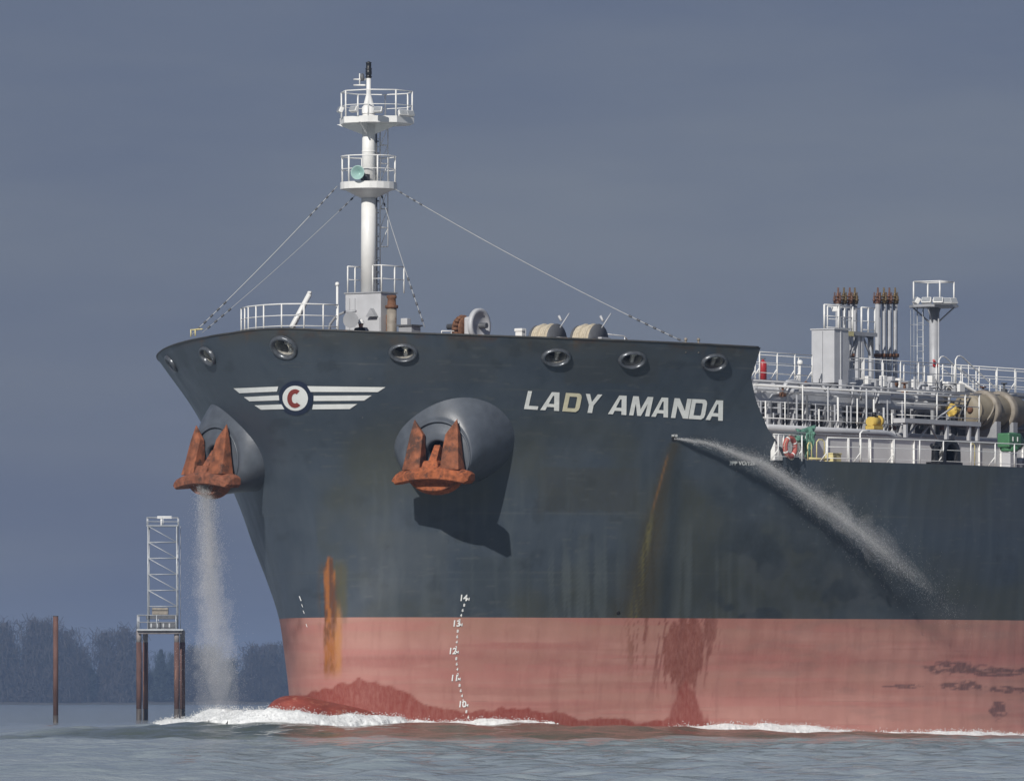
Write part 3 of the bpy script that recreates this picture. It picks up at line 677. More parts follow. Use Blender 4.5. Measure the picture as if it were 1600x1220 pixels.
# anchors, hung in their pods
def anchor(s):
    C0, a, b, n = PODC[s]; LF = orient(C0, a, b, n)
    base = LF(0, -1.3, .4)
    m_ = 'rust' if s > 0 else 'rust2'
    t = thing('anchor', tuple(base), 'bright orange rusty stockless anchor in the port pod, right of the emblem' if s > 0 else 'dull brown rusty stockless anchor in the far pod, dripping water, left of the emblem', 'anchor', 'bow anchors')
    # crown: curved bar with drooping ends
    secs = []
    for x in np.linspace(-1.55, 1.55, 23):
        e = abs(x) / 1.55; top = -.34 - .30 * e ** 1.8; bot = -.90 - .20 * e ** 2.0 + .10 * max(0, e - .92) / .08; d0 = .10; d1 = 1.0 - .16 * e ** 2
        if e > .97: top -= .05; bot += .05; d1 -= .07
        secs.append([LF(x, top, d0), LF(x, top + .02, d0 + .3), LF(x, top - .10, d1 - .12), LF(x, top - .22, d1), LF(x, bot + .05, d1 - .02), LF(x, bot, d1 - .12), LF(x, bot + .03, d0)])
    m = loft(secs, smooth=False); k = 7; m.add(secs[0], [tuple(range(k))]); m.add(secs[-1], [tuple(range(k))[::-1]])
    m.build('crown', m_, t, bevel=.02)
    # flukes
    for q in (-1, 1):
        P = [(q * .42, -.5), (q * 1.16, -.52), (q * 1.09, -.05), (q * .985, .80), (q * .87, 1.38), (q * .46, .80), (q * .43, .2)]
        thick = [.78, .74, .58, .36, .18, .36, .58]; back = [.12, .12, .12, .12, .13, .12, .12]
        f = MB(); nP = len(P); vs = [LF(x, y, z) for (x, y), z in zip(P, back)] + [LF(x, y, z) for (x, y), z in zip(P, thick)]
        c = LF(q * .76, .15, .60); vs.append(c); fs = [tuple(range(nP))] + [(i, nP + i, nP + (i + 1) % nP, (i + 1) % nP) for i in range(nP)] + [(nP + i, 2 * nP, nP + (i + 1) % nP) for i in range(nP)]
        f.add(vs, fs); f.build('fluke', 'rust3', t, bevel=.03)
    # centre block and shank
    m = MB(); P = [(-.36, -.86), (.36, -.86), (.32, -.28), (.26, -.18), (-.26, -.18), (-.32, -.28)]
    vs = [LF(x, y, .1) for x, y in P] + [LF(x, y, .98 if y < -.5 else .72) for x, y in P]; k = 6
    m.add(vs, [tuple(range(k)), tuple(range(2 * k - 1, k - 1, -1))] + [(i, k + i, k + (i + 1) % k, (i + 1) % k) for i in range(k)]); m.build('crown_block', m_, t, bevel=.04)
    m = MB(); vs = [LF(x, y, z) for (y, z, w) in ((-.3, .62, .17), (-.3, .35, .17)) for x in (-w, w)] + [LF(x, y, z) for (y, z, w) in ((.42, .06, .12), (.22, -.30, .12)) for x in (-w, w)]
    m.add(vs, [(0, 1, 3, 2), (4, 6, 7, 5), (0, 4, 5, 1), (2, 3, 7, 6), (0, 2, 6, 4), (1, 5, 7, 3)]); m.build('shank', m_, t, bevel=.03)
    # tripping palm under the crown
    arc = [LF(1.08 * math.cos(x), -.80 + .66 * math.sin(x), .12) for x in np.linspace(math.pi, 2 * math.pi, 17)]
    arc2 = [LF(1.0 * math.cos(x), -.80 + .50 * math.sin(x), .52) for x in np.linspace(math.pi, 2 * math.pi, 17)]
    m = MB(); k = 17; m.add(arc + arc2, [tuple(range(k)), tuple(range(2 * k - 1, k - 1, -1))] + [(i, k + i, k + (i + 1) % k, (i + 1) % k) for i in range(k)]); m.build('tripping_palm', m_, t, bevel=.02)
for s in (1, -1): anchor(s)

# ================================================================== railings
def lerp(p, q, t): return tuple(p[i] + (q[i] - p[i]) * t for i in range(3))
def resample(pts, step):
    out_ = []; 
    for p, q in zip(pts[:-1], pts[1:]):
        n = max(1, round((Vector(q) - Vector(p)).length / step))
        out_ += [lerp(p, q, i / n) for i in range(n)]
    return out_ + [pts[-1]]
def up(p, h): return (p[0], p[1], p[2] + h)
def rail(parent, name, pts, h=1.05, step=1.5, bars=(1, .66, .33), rr=.019, pr=.027, m='white', label=None, posts=None, join=False, brace=0, closed=False):
    """bars are one mesh, the stanchions pieces of it"""
    r = MB()
    for i, f in enumerate(bars): r.path([up(p, h * f) for p in pts], rr * (1.15 if i == 0 else .75), 6, closed)
    P = posts if posts is not None else resample(list(pts) + ([pts[0]] if closed else []), step)
    if closed and posts is None: P = P[:-1]
    mbs = []
    for i, p in enumerate(P):
        s = MB(); s.tube(p, up(p, h), pr, n=6)
        if brace and i % brace == 0: s.tube(up(p, h * .42), (p[0] - .28, p[1] - .1, p[2]), pr * .8, n=5)
        mbs.append(s)
    if join:
        for s in mbs: r.add(s.v, s.f, True)
        o = r.build(name, m, parent)
    else:
        o = r.build(name, m, parent)
        for s in mbs: s.build('stanchion', m, o)
    if label: o['label'] = label
    return o
def bow_pts(z, inset, v0, v1, n):
    out_ = []
    for v in np.linspace(v0, v1, n):
        k = float(np.interp(z, ZZ, KK)); u = float(ustem(z)) + (abs(v) / k) ** 2 + inset; out_.append((float(v), u, z))
    return out_
# pulpit rail at the stem
pp = [pu(x, 516, u) for x, u in ((377, -1.2), (388, -2.1), (412, -2.75), (440, -2.95), (475, -2.6), (505, -1.9), (528, -1.2))]
pp = [(p[0], p[1], 15.2) for p in pp]
rail(ship, 'pulpit_railing', pp, 1.12, .9, (1, .62, .27), .024, .03, label='curved white railing at the very bow')
q = pu(527, 515, -1.15); m = MB(); m.tube((q[0], q[1], FDECK), (q[0], q[1], 17.05), .045, n=8); m.ball((q[0], q[1], 17.1), .09); m.build('bow_staff', 'white', ship)
a_ = pu(455, 514, -2.2); b_ = pu(484, 459, -2.0); m = MB(); d = (Vector(b_) - Vector(a_)); a_ = tuple(Vector(a_) - d * .8)
m.tube(a_, b_, .13, .10, n=4); m.tube(b_, up(b_, .09), .09, n=4); m.build('slanting_strut', 'white', ship)
m = MB()
for sx in (-1, 1): m.path([pu(x, y, -.2 + sx * .2) for x, y in ((512, 530), (516, 506), (526, 493), (540, 487), (556, 486))], .05, 6)
m.tube(pu(548, 500, -.6), pu(548, 500, .7), .30, n=14); m.build('guide_roller_frame', 'grey', ship)

# ------------------------------------------------------------------ mast house and foremast
MV, MU = -.03, 2.5
hz = 16.92
mh = MB().bx((-.76, 2.0, FDECK), (.90, 3.0, hz)).build('mast_house', 'lgrey', ship, bevel=.02)
MB().bx((-.80, 1.96, hz), (.94, 3.04, hz + .05)).build('roof_plate', 'grey', mh)
MB().bx((.30, 1.955, 14.2), (.88, 1.995, 16.0)).build('door', 'lgrey', mh, bevel=.01)
MB().tube((.36, 1.93, 15.2), (.36, 1.93, 15.55), .02, n=6).build('door_handle', 'dgrey', mh)
MB().prism([(.36, 1.98, 16.02), (.80, 1.98, 16.02), (.58, 1.98, 16.34)], (0, -.22, 0)).build('lamp_hood', 'grey', mh)
for x in (-.3, -.55): MB().box((x, 1.98, 15.6), (.03, .04, 2.3)).build('stiffener', 'lgrey', mh)
# rusty vent post, box and small cabinet to port of the house
m = MB(); c = pv(612, 500, 1.25); m.tube((c[0], c[1], FDECK), (c[0], c[1], 16.35), .19, n=14); m.build('vent_post', 'tan', ship)
MB().lathe((c[0], c[1], 16.32), (0, 0, 1), [(0, .20), (.02, .25), (.12, .25), (.14, .17), (.36, .15), (.42, .20), (.5, .18), (.52, 0)], 14).build('vent_post_head', 'rustbit', ship)
m = MB(); m.tube((c[0] - .28, c[1] + .1, FDECK), (c[0] - .28, c[1] + .1, 16.1), .05, n=8); m.build('vent_pipe', 'rustbit', ship)
c = pv(634, 488, 1.6); MB().box((c[0], c[1], 15.75), (.3, .25, .42)).build('switch_box', 'lgrey', ship, bevel=.02)
MB().tube((c[0], c[1], FDECK), (c[0], c[1], 15.6), .04, n=6).build('switch_box_stand', 'grey', ship)
c = pv(640, 512, 2.1); MB().bx((c[0] - .3, c[1] - .3, FDECK), (c[0] + .3, c[1] + .3, 15.62)).build('deck_locker', 'grey', ship, bevel=.02)
MB().bx((c[0] - .36, c[1] - .36, 15.62), (c[0] + .36, c[1] + .36, 15.68)).build('deck_locker_lid', 'dgrey', ship)

fm = MB(); fm.tube((MV, MU, hz), (MV, MU, 21.0), .305, .275, n=28); fm.tube((MV, MU, 21.0), (MV, MU, 23.75), .265, .235, n=28)
fm.lathe((MV, MU, 23.75), (0, 0, 1), [(0, .26), (.25, .26), (.27, .22), (.75, .09), (.78, .09), (1.36, .085), (1.37, 0)], 20)
fm.lathe((MV, MU, 22.28), (0, 0, 1), [(0, .25), (.01, .262), (.06, .262), (.07, .25)], 24)
fmo = fm.build('foremast', 'white', ship); fmo['label'] = 'tall white foremast with two railed platforms'
def disc(c, r, z0, z1, n=16, sx=1): return [(c[0] + r * math.cos(2 * math.pi * (i + .5) / n) * sx, c[1] + r * math.sin(2 * math.pi * (i + .5) / n), z0) for i in range(n)]
m = MB(); m.prism(disc((MV, MU), 1.08, 20.88, 0, 24), (0, 0, .26)); m.build('lower_platform', 'white', fmo)
MB().lathe((MV, MU, 20.55), (0, 0, 1), [(0, .29), (.33, .95)], 24).build('platform_bracket', 'white', fmo)
rail(fmo, 'lower_platform_railing', disc((MV, MU), 1.04, 21.14, 0, 24), .98, .8, posts=[(MV + 1.04 * math.cos(R(x)), MU + 1.04 * math.sin(R(x)), 21.14) for x in (200, 260, 325, 20, 80, 140)], bars=(1, .5), rr=.022, pr=.034, join=True, closed=True)
PC = (.12, 2.82)
m = MB(); m.prism(disc(PC, 1.45, 23.36, 0, 8), (0, 0, .24)); m.build('upper_platform', 'white', fmo)
m = MB()
for an in (0, 90, 180, 270):
    dx, dy = math.cos(R(an + 20)), math.sin(R(an + 20)); px_, py_ = -dy * .03, dx * .03
    m.prism([(MV + dx * .2 + px_, MU + dy * .2 + py_, 23.36), (MV + dx * 1.25 + px_, MU + dy * 1.25 + py_, 23.36), (MV + dx * .2 + px_, MU + dy * .2 + py_, 22.95)], (-2 * px_, -2 * py_, 0))
m.build('platform_bracket', 'white', fmo)
rail(fmo, 'upper_platform_railing', disc(PC, 1.38, 23.6, 0, 8), .98, .9, (1, .45), .022, .032, join=True, closed=True)
# mast-head light, yard and fittings
m = MB(); m.lathe((MV, MU, 25.1), (0, 0, 1), [(0, .0), (0, .10), (.05, .13), (.09, .10), (.12, .10), (.14, .12), (.28, .12), (.30, .10), (.34, .14), (.38, .10), (.55, .10), (.58, .12), (.64, .0)], 14); m.build('masthead_light', 'black', fmo)
m = MB(); q = [pu(x, y, MU) for x, y in ((553, 124.5), (571, 124.5), (553, 133.5), (571, 133.5), (562, 115), (562, 134))]
m.tube(q[0], q[1], .035, n=6); m.tube(q[2], q[3], .035, n=6); m.tube(q[4], q[5], .025, n=6); m.build('light_yard', 'white', fmo)
q = pu(566, 121, MU - .1); MB().lathe((q[0], q[1], q[2] - .14), (0, 0, 1), [(0, 0), (0, .06), (.1, .08), (.18, .08), (.26, .05), (.3, 0)], 10).build('signal_light', 'dgrey', fmo)
# floodlights on the upper platform
def flood(parent, c, az, tilt=-25, s=.36):
    rot = Matrix.Rotation(R(az), 3, 'Z') @ Matrix.Rotation(R(tilt), 3, 'X')
    b = MB(); b.box(Vector(c), (s, s * .45, s * .62), rot); o = b.build('floodlight', 'white', parent, bevel=.03)
    MB().box(Vector(c) + rot @ Vector((0, -s * .24, 0)), (s * .84, .02, s * .46), rot).build('floodlight_glass', 'lamp', parent)
    return o
for x, y, u, az in ((532, 172, 1.5, -40), (553, 171, 1.3, -10), (591, 172, 1.4, 10), (629, 177, 2.6, 60), (640, 178, 3.2, 75)):
    flood(fmo, pu(x, y, u), az)
# whistle
c = pu(562, 271, 1.55); d = Vector((.30, -.95, .06)).normalized()
m = MB(); m.lathe(Vector(c) - d * .1, d, [(0, .05), (.12, .07), (.24, .13), (.33, .24), (.36, .275), (.34, .255), (.22, .10), (.1, .04), (.1, 0)], 24); m.build('horn', 'horn', fmo)
m = MB(); m.tube(Vector(c) - d * .45, Vector(c) - d * .08, .09, .06, n=10); m.tube(Vector(c) - d * .3, Vector(c) - d * .3 - Vector((0, 0, .32)), .06, n=6); m.box(Vector(c) - d * .5 + Vector((.1, 0, -.1)), (.22, .2, .25)); m.build('horn_driver', 'dgrey', fmo)
# ladder with frame aft of the mast
m = MB(); lu = MU + .52
for dv in (-.16, .16): m.tube((MV + dv, lu, hz), (MV + dv, lu, 23.4), .022, n=6)
for z in np.arange(hz + .2, 23.4, .3): m.tube((MV - .16, lu, z), (MV + .16, lu, z), .014, n=5)
for z in (18.2, 19.6, 22.0): m.tube((MV, MU + .25, z), (MV, lu, z), .02, n=5)
m.build('ladder', 'white', fmo)
m = MB(); fu = lu + .42
for z0, z1 in ((18.75, 20.9), (21.2, 23.3)):
    for dv in (-.14, .22): m.tube((MV + dv, fu, z0), (MV + dv, fu, z1), .02, n=5)
    for k in range(4):
        z = z0 + (z1 - z0) * k / 3; m.tube((MV - .14, fu, z), (MV + .22, fu, z), .016, n=5); m.tube((MV + .22, fu, z), (MV + .16, lu, z), .014, n=5)
        if k < 3: m.tube((MV - .14, fu, z), (MV + .22, fu, z + (z1 - z0) / 3), .014, n=5)
m.build('ladder_cage', 'white', fmo)
m = MB(); m.tube((MV + .26, MU + .16, hz), (MV + .24, MU + .16, 23.3), .035, n=6)
for z in np.arange(17.3, 23.3, .45): m.box((MV + .28, MU + .16, z), (.11, .09, .05))
m.build('cable_tray', 'dgrey', fmo)
rail(ship, 'house_top_railing', [(-.62, 2.9, hz + .05), (-.72, 2.1, hz + .05)], 1.0, .5, (1, .5), .022, .03, join=True)
rail(ship, 'house_top_railing', [(.45, 2.1, hz + .05), (.86, 2.1, hz + .05), (.86, 2.95, hz + .05), (.86, 3.55, hz + .05)], 1.0, .7, (1, .5), .022, .03, join=True)

# stays with their insulators
def stay(p, q, beads0, beads1, r=.014, sag=.10):
    P = []
    for t in np.linspace(0, 1, 15): x = lerp(p, q, t); P.append((x[0], x[1], x[2] - sag * 4 * t * (1 - t)))
    o = MB().path(P, r, 5).build('stay_wire', 'wire', ship)
    pv_ = [Vector(x) for x in P]
    def bead(t, s, rr, m):
        i = min(13, int(t * 14)); f = t * 14 - i; c = pv_[i].lerp(pv_[i + 1], f); d = (pv_[i + 1] - pv_[i]).normalized(); MB().lathe(c - d * s, d, [(0, .008), (.02, rr), (2 * s - .02, rr), (2 * s, .008)], 8).build('insulator', m, o)
    ln = (Vector(q) - Vector(p)).length
    for k in range(beads0): bead((.25 + .30 * k) / ln, .07, .035, 'dgrey')
    for k in range(beads1): bead(1 - (.35 + .36 * k) / ln, .08, .042, 'dgrey')
pl = lambda x, y, u: pu(x, y, u)
e = hit(292, 527); stay(pl(527, 291, 2.0), (e[0] * .97, e[1] + .1, e[2] + .1), 5, 5, .016)
e = hit(309, 524); stay(pl(557, 304, 2.6), (e[0] * .97, e[1] + .1, e[2] + .1), 3, 4, .010)
stay(pl(594, 298, 2.9), pv(664, 512, 2.6), 2, 6, .013)
e = hit(1082, 538); stay(pl(618, 296, 2.7), (e[0] * .98, e[1], e[2] + .05), 4, 7, .015, .18)

# small rails, bits on the forecastle
rail(ship, 'winch_railing', [pv(690, 522, 3.5), pv(735, 523, 3.6)], .12, .6, (1,), .018, .02, join=True)
q0 = pv(940, 530, 8.2); q1 = pv(976, 531, 8.2); q2 = pv(987, 536, 8.2)
m = MB(); zt_ = pv(940, 521, 8.2)[2]; m.path([(q0[0], q0[1], zt_), (q1[0], q1[1], zt_ - .04), (q2[0], q2[1], zt_ - .4)], .022, 6); m.tube((q1[0], q1[1], FDECK), (q1[0], q1[1], zt_ - .04), .02, n=6); m.tube((q0[0], q0[1], FDECK), (q0[0], q0[1], zt_), .02, n=6); m.build('winch_railing', 'white', ship)
for x, y in ((294, 519), (301, 519)):
    e = hit(x, 530); m = MB(); c = (e[0] * .99, e[1] + .1, 15.28); m.tube(up(c, .0), up(c, .28), .025, n=6); m.tube(up(c, .26), (c[0] + .35, c[1], c[2] + .26), .025, n=6); m.build('handrail_stub', 'pyellow', ship)
for x in (1078, 1098): e = hit(x, 542); m = MB(); m.tube((e[0] * .985, e[1], 14.5), (e[0] * .985, e[1], 15.0), .035, n=6); m.ball((e[0] * .985, e[1], 15.0), .07); m.build('stay_lug', 'tan', ship)

# ------------------------------------------------------------------ deck machinery on the forecastle, each a thing
def rope_winch(px, py, v, label):
    c = pv(px, py, v); ax = (1, 0, 0); cz = 14.93; cu = c[1]
    t = thing('mooring_winch', (v, cu, FDECK), label, 'winch', 'rope winches on the forecastle')
    m = MB()
    for i in range(7):                                        # the wraps of rope
        x = v - .42 + i * .112; m.lathe((x, cu, cz), ax, [(0, .36), (.02, .58 + .03 * (i % 3)), (.056, .62 + .03 * (i % 3)), (.095, .58 + .03 * (i % 3)), (.112, .36)], 26)
    m.build('rope_drum', 'rope', t)
    for x, r in ((v - .48, .62), (v + .38, .66)):
        MB().lathe((x, cu, cz), ax, [(0, 0), (0, r), (.05, r), (.05, 0)], 26).build('flange', 'dgrey', t)
    MB().bx((v - .8, cu - .35, FDECK), (v + .9, cu + .35, FDECK + .25)).build('bed', 'grey', t)
    for x in (v - .72, v + .66): MB().bx((x - .08, cu - .28, FDECK + .25), (x + .08, cu + .28, cz + .15)).build('pedestal', 'lgrey', t)
    MB().tube((v - .85, cu, cz), (v + .95, cu, cz), .09, n=10).build('shaft', 'dgrey', t)
    m = MB(); m.tube((v + .62, cu - .1, cz + .5), (v + .80, cu + .25, cz + 1.05), .022, n=6); m.tube((v + .62, cu, cz + .75), (v + .50, cu, cz + .95), .05, n=6); m.build('brake_lever', 'lgrey', t)
    return t
rope_winch(856, 515, 7.9, 'beige rope winch on the forecastle, the one nearer the mast')
rope_winch(921, 516, 9.1, 'beige rope winch on the forecastle, the one nearer the forecastle end')
c = pv(747, 515, 4.3); cu = c[1]
t = thing('anchor_windlass', (4.3, cu, FDECK), 'grey anchor windlass with brown chain wheel behind the bulwark', 'windlass')
cz = 15.64
MB().lathe((4.25, cu, cz), (1, 0, 0), [(0, 0), (0, .60), (.03, .66), (.18, .66), (.20, .60), (.20, .50), (.13, .46), (.13, 0)], 32).build('brake_wheel', 'lgrey', t)
MB().bx((3.85, cu - .30, FDECK), (4.2, cu + .40, 15.98)).build('gear_case', 'lgrey', t, bevel=.08)
MB().lathe((3.40, cu, cz - .12), (1, 0, 0), [(0, 0), (0, .46), (.06, .50), (.12, .38), (.26, .38), (.32, .50), (.38, .46), (.38, 0)], 22).build('chain_wheel', 'rustbit', t)
m = MB()
for k in range(12):
    an = R(-20 + k * 20); m.ball((3.59, cu - .48 * math.cos(an), cz - .12 + .48 * math.sin(an)), (.13, .10, .08), 8)
m.build('chain', 'rustbit', t)
MB().tube((2.9, cu, cz), (4.7, cu, cz), .11, n=10).build('shaft', 'dgrey', t)
MB().bx((2.9, cu - .6, FDECK), (4.6, cu + .6, FDECK + .3)).build('bed', 'grey', t)
c = pv(813, 519, 6.6); t = thing('control_stand', (6.6, c[1], FDECK), 'small white control stand left of the rope winches', 'control stand')
MB().bx((6.45, c[1] - .12, FDECK), (6.75, c[1] + .12, c[2] + .02)).build('cabinet', 'white', t, bevel=.02)
MB().bx((6.42, c[1] - .15, c[2] + .02), (6.78, c[1] + .15, c[2] + .14)).build('lid', 'white', t, bevel=.03)
MB().tube((6.85, c[1], FDECK), (6.85, c[1], c[2] + .1), .02, n=6).build('lever', 'grey', t)

# ================================================================== the main deck aft of the break
def along(p0, p1, v): return [pv(p0[0], p0[1], v), pv(p1[0], p1[1], v)]
def uof(px, v): return pv(px, 600, v)[1]
def zof(px, py, v): return pv(px, py, v)[2]
# trunk plating inside the deck edge
ua, ub = uof(1195, 11.2), 72.
tz = zof(1400, 685, 11.2)
tk = MB().bx((10.9, ua, DECK - .05), (11.2, ub, tz)).build('trunk_side', 'trunk', ship); tk['label'] = 'pale grey trunk plating behind the deck rail'
MB().bx((10.85, ua, tz), (11.28, ub, tz + .06)).build('trunk_ledge', 'grey', tk)
for x in range(1225, 1600, 34):
    u = uof(x, 11.25); MB().bx((11.2, u - .02, DECK), (11.26, u + .02, tz)).build('stiffener', 'trunk', tk)
MB().bx((-10, ua + 1, DECK + .1), (4.0, ub, 12.05)).build('tank_trunk', 'grey', ship)
# deck edge railing
def edge(px, in_=.22):
    v = 14.4
    for _ in range(6): u = uof(px, v); v = float(halfb(u, DECK)) - in_
    return (v, uof(px, v), DECK - .01)
rail(ship, 'deck_railing', [edge(x) for x in (1208, 1222, 1238, 1253)], .98, 1., (1, .55, .15), .018, .03, posts=[edge(x) for x in (1216, 1253)], brace=1)
pxs = [1293, 1325, 1345, 1358, 1397, 1437, 1474, 1517, 1555, 1585, 1622, 1660, 1700]
rail(ship, 'deck_railing', [edge(x) for x in pxs], .92, 1., (1, .62, .15), .018, .028, posts=[edge(x) for x in pxs], brace=2, label='white railing along the port deck edge')
m = MB(); a_, b_ = edge(1344, .5), edge(1356, .5); h_ = 1.22
m.path([a_, up(a_, h_ - .1), up(lerp(a_, b_, .3), h_), up(lerp(a_, b_, 1.2), h_)], .035, 6); m.build('davit_post', 'white', ship)
for x0, x1, h_, nm in ((1262, 1268, .72, 'yellow_gate'), (1276, 1288, .85, 'yellow_gate'), (1517, 1523, .88, 'yellow_gate')):
    a_, b_ = edge(x0, .7), edge(x1, .7); MB().path([a_, up(a_, h_ - .1), up(lerp(a_, b_, .25), h_), up(lerp(a_, b_, .75), h_), up(b_, h_ - .1), b_], .025, 6).build(nm, 'pyellow', ship)
a_, b_ = edge(1264, .55), edge(1296, .55); MB().tube(up(a_, .12), up(b_, .10), .045, n=6).build('yellow_pipe', 'pyellow', ship)

# catwalk over the pipes
VC = 5.6
cz = zof(1180, 592, VC); u0, u1 = uof(1160, VC), uof(1492, VC)
cw = MB().bx((4.1, u0, cz - .16), (VC, u1, cz)).build('catwalk', 'grey', ship); cw['label'] = 'grey raised walkway above the deck pipes'
rail(ship, 'catwalk_railing', [(VC - .03, u0, cz), (VC - .03, uof(1270, VC), cz)], 1.08, 1.35, (1, .62, .25), .02, .032, brace=1)
rail(ship, 'catwalk_railing', [(VC - .03, uof(1322, VC), cz), (VC - .03, u1, cz)], 1.08, 1.42, (1, .60, .25), .02, .03, label='white railing of the walkway beside the vent pipes')
rail(ship, 'catwalk_railing', [(4.13, u0, cz), (4.13, u1, cz)], 1.08, 1.6, (1, .66, .33), .018, .028, brace=2)
for x in (1165, 1192, 1223, 1268, 1302, 1372, 1400, 1430, 1462, 1486):
    u = uof(x, VC); MB().bx((VC - .2, u - .07, DECK), (VC - .06, u + .07, cz - .16)).build('catwalk_leg', 'grey', cw)
for x0, x1 in ((1180, 1195), (1250, 1238), (1385, 1400), (1440, 1456), (1415, 1402)):
    MB().tube((VC - .12, uof(x0, VC), cz - .55), (VC - .12, uof(x1, VC), cz - .16), .045, n=4).build('knee_brace', 'grey', cw)
# deep shade structure under the walkway: transverse frames and the far pipe bank
for x in range(1180, 1640, 38):
    u = uof(x, 3.0); MB().bx((-6, u - .06, cz - .75), (4.6, u + .06, cz - .5)).build('cross_beam', 'dgrey', ship)
    MB().bx((2.9, u - .09, 12.0), (3.1, u + .09, cz - .5)).build('rack_post', 'dgrey', ship)
# lower walkway farther aft with the stair down to it
u2 = uof(1553, 3.0); z2 = zof(1565, 612, 3.0)
cw2 = MB().bx((1.6, u2 - 4, z2 - .15), (3.0, 70, z2)).build('catwalk', 'grey', ship)
rail(ship, 'catwalk_railing', [(2.97, u2 - 4, z2), (2.97, 66, z2)], 1.0, 1.45, (1, .62, .25), .02, .03, brace=2)
rail(ship, 'catwalk_railing', [(1.63, u2 - 4, z2), (1.63, 66, z2)], 1.0, 1.6, (1, .62, .25), .018, .026)
sa = pv(1500, 597, VC); sb = pv(1566, 640, VC)
st_o = MB().tube(sa, sb, .07, n=4).build('stair', 'white', ship); st_o['label'] = 'steep white stair with looped handrails'
MB().tube((sa[0] - .8, sa[1], sa[2]), (sb[0] - .8, sb[1], sb[2]), .07, n=4).build('stringer', 'white', st_o)
for k in range(1, 9):
    p = lerp(sa, sb, k / 9); MB().bx((p[0] - .78, p[1] - .1, p[2] - .015), (p[0] - .02, p[1] + .1, p[2] + .015)).build('tread', 'grey', st_o)
for dv in (0, -.8):
    A = [(p[0] + dv, p[1], p[2]) for p in (pv(1493, 597, VC), pv(1493, 562, VC), pv(1496, 557, VC), pv(1500, 556, VC), pv(1504, 558, VC), pv(1562, 612, VC), pv(1566, 640, VC))]
    MB().path(A, .03, 6).build('handrail', 'white', st_o)
    B = [(p[0] + dv, p[1], p[2]) for p in (pv(1497, 576, VC), pv(1503, 578, VC), pv(1562, 628, VC))]; MB().path(B, .02, 6).build('handrail', 'white', st_o)
    for t_ in (.2, .45, .7, .95):
        p = lerp(sa, sb, t_); MB().tube((p[0] + dv, p[1], p[2]), (p[0] + dv, p[1], p[2] + .95), .02, n=6).build('baluster', 'white', st_o)

# pipe rack
VR = 7.2
bz = zof(1300, 626, VR)
rk = MB().bx((VR - .12, uof(1175, VR), bz - .14), (VR + .02, uof(1470, VR), bz + .16)).build('pipe_rack', 'lgrey', ship); rk['label'] = 'grey pipe rack with posts and long deck pipes'
MB().bx((4.9, uof(1175, 5), bz - .12), (5.05, uof(1660, 5), bz + .10)).build('rack_beam', 'grey', rk)
for i, x in enumerate((1186, 1201, 1240, 1262, 1290, 1310, 1352, 1375, 1384, 1409)):
    u = uof(x, VR); r_ = (.10, .08, .12)[i % 3]
    MB().bx((VR - r_, u - r_, DECK), (VR + r_ - .04, u + r_, bz - .14)).build('rack_post', 'lgrey' if i % 2 else 'grey', rk)
for i, x in enumerate(range(1185, 1600, 26)):
    u = uof(x, 5.0); MB().bx((4.93, u - .09, DECK), (5.03, u + .09, bz - .12)).build('rack_post', 'grey' if i % 3 else 'dgrey', rk)
for y, v, r_, m_, x0, x1 in ((602, 6.6, .09, 'pipe', 1170, 1480), (609, 6.9, .15, 'pipe', 1170, 1470), (616, 7.1, .08, 'lgrey', 1172, 1500), (619, 6.2, .11, 'grey', 1172, 1500), (640, 4.9, .05, 'grey', 1180, 1640), (655, 5.4, .08, 'dgrey', 1180, 1640), (676, 8.2, .14, 'pipe', 1260, 1640), (622, 4.2, .16, 'dgrey', 1180, 1640), (652, 4.6, .12, 'dgrey', 1180, 1640)):
    z = zof(1180 if y < 620 else 1300, y, v); p = MB().tube((v, uof(x0, v), z), (v, uof(x1, v), z), r_, n=12).build('pipe', m_, rk)
    for k in range(4):
        u = uof(x0 + (x1 - x0) * (.15 + .23 * k + .03 * math.sin(y + k)), v); MB().tube((v, u - .05, z), (v, u + .05, z), r_ * 1.55, n=12).build('pipe_flange', m_, rk)
# expansion loop
q = [pv(x, y, 7.2) for x, y in ((1227, 613), (1227, 601), (1230, 597), (1236, 596), (1243, 596), (1248, 598), (1251, 602), (1251, 613))]
MB().path(q, .085, 10).build('pipe_loop', 'lgrey', rk)
c = pv(1234, 611, 7.5); MB().lathe((c[0], c[1], c[2]), (1, 0, 0), [(-.1, 0), (-.1, .17), (.06, .17), (.06, .1), (.2, .09), (.2, 0)], 14).build('valve', 'lgrey', rk)
c = pv(1379, 621, 7.4); MB().box(c, (.25, .9, .5)).build('junction_box', 'lgrey', rk, bevel=.02)
MB().bx((4.3, uof(1180, 4.4), DECK), (4.4, 70, bz - .2)).build('dark_gap_plate', 'dgrey', rk)  # added dark plate, stands in for the shade in the gaps between posts
# valves and small fittings along the rack
for i in range(26):
    x = 1180 + i * 15.5 + RNG.uniform(-4, 4); y = (606, 640, 664, 612, 664)[i % 5]; v = (7.3, 6.8, 6.4)[i % 3]; c = pv(x, y, v)
    m = MB(); m.tube((c[0], c[1], c[2] - .16), (c[0], c[1], c[2] + .16), .05, n=6); m.lathe((c[0], c[1], c[2] + .16), (0, 0, 1), [(0, 0), (0, .13), (.03, .15), (.05, .13), (.05, 0)], 12); m.box((c[0], c[1], c[2] - .12), (.2, .2, .16)); m.build('valve', ('grey', 'dgrey', 'lgrey', 'rustbit')[i % 4] if i % 9 != 5 else 'rustbit', rk)
for i in range(20):
    x = 1180 + i * 22; v = 3.6; u = uof(x, v); MB().tube((v, u, DECK), (v, u, bz + RNG.uniform(-.2, .3)), RNG.uniform(.05, .14), n=8).build('riser_pipe', ('dgrey', 'grey', 'lgrey')[i % 3], rk)
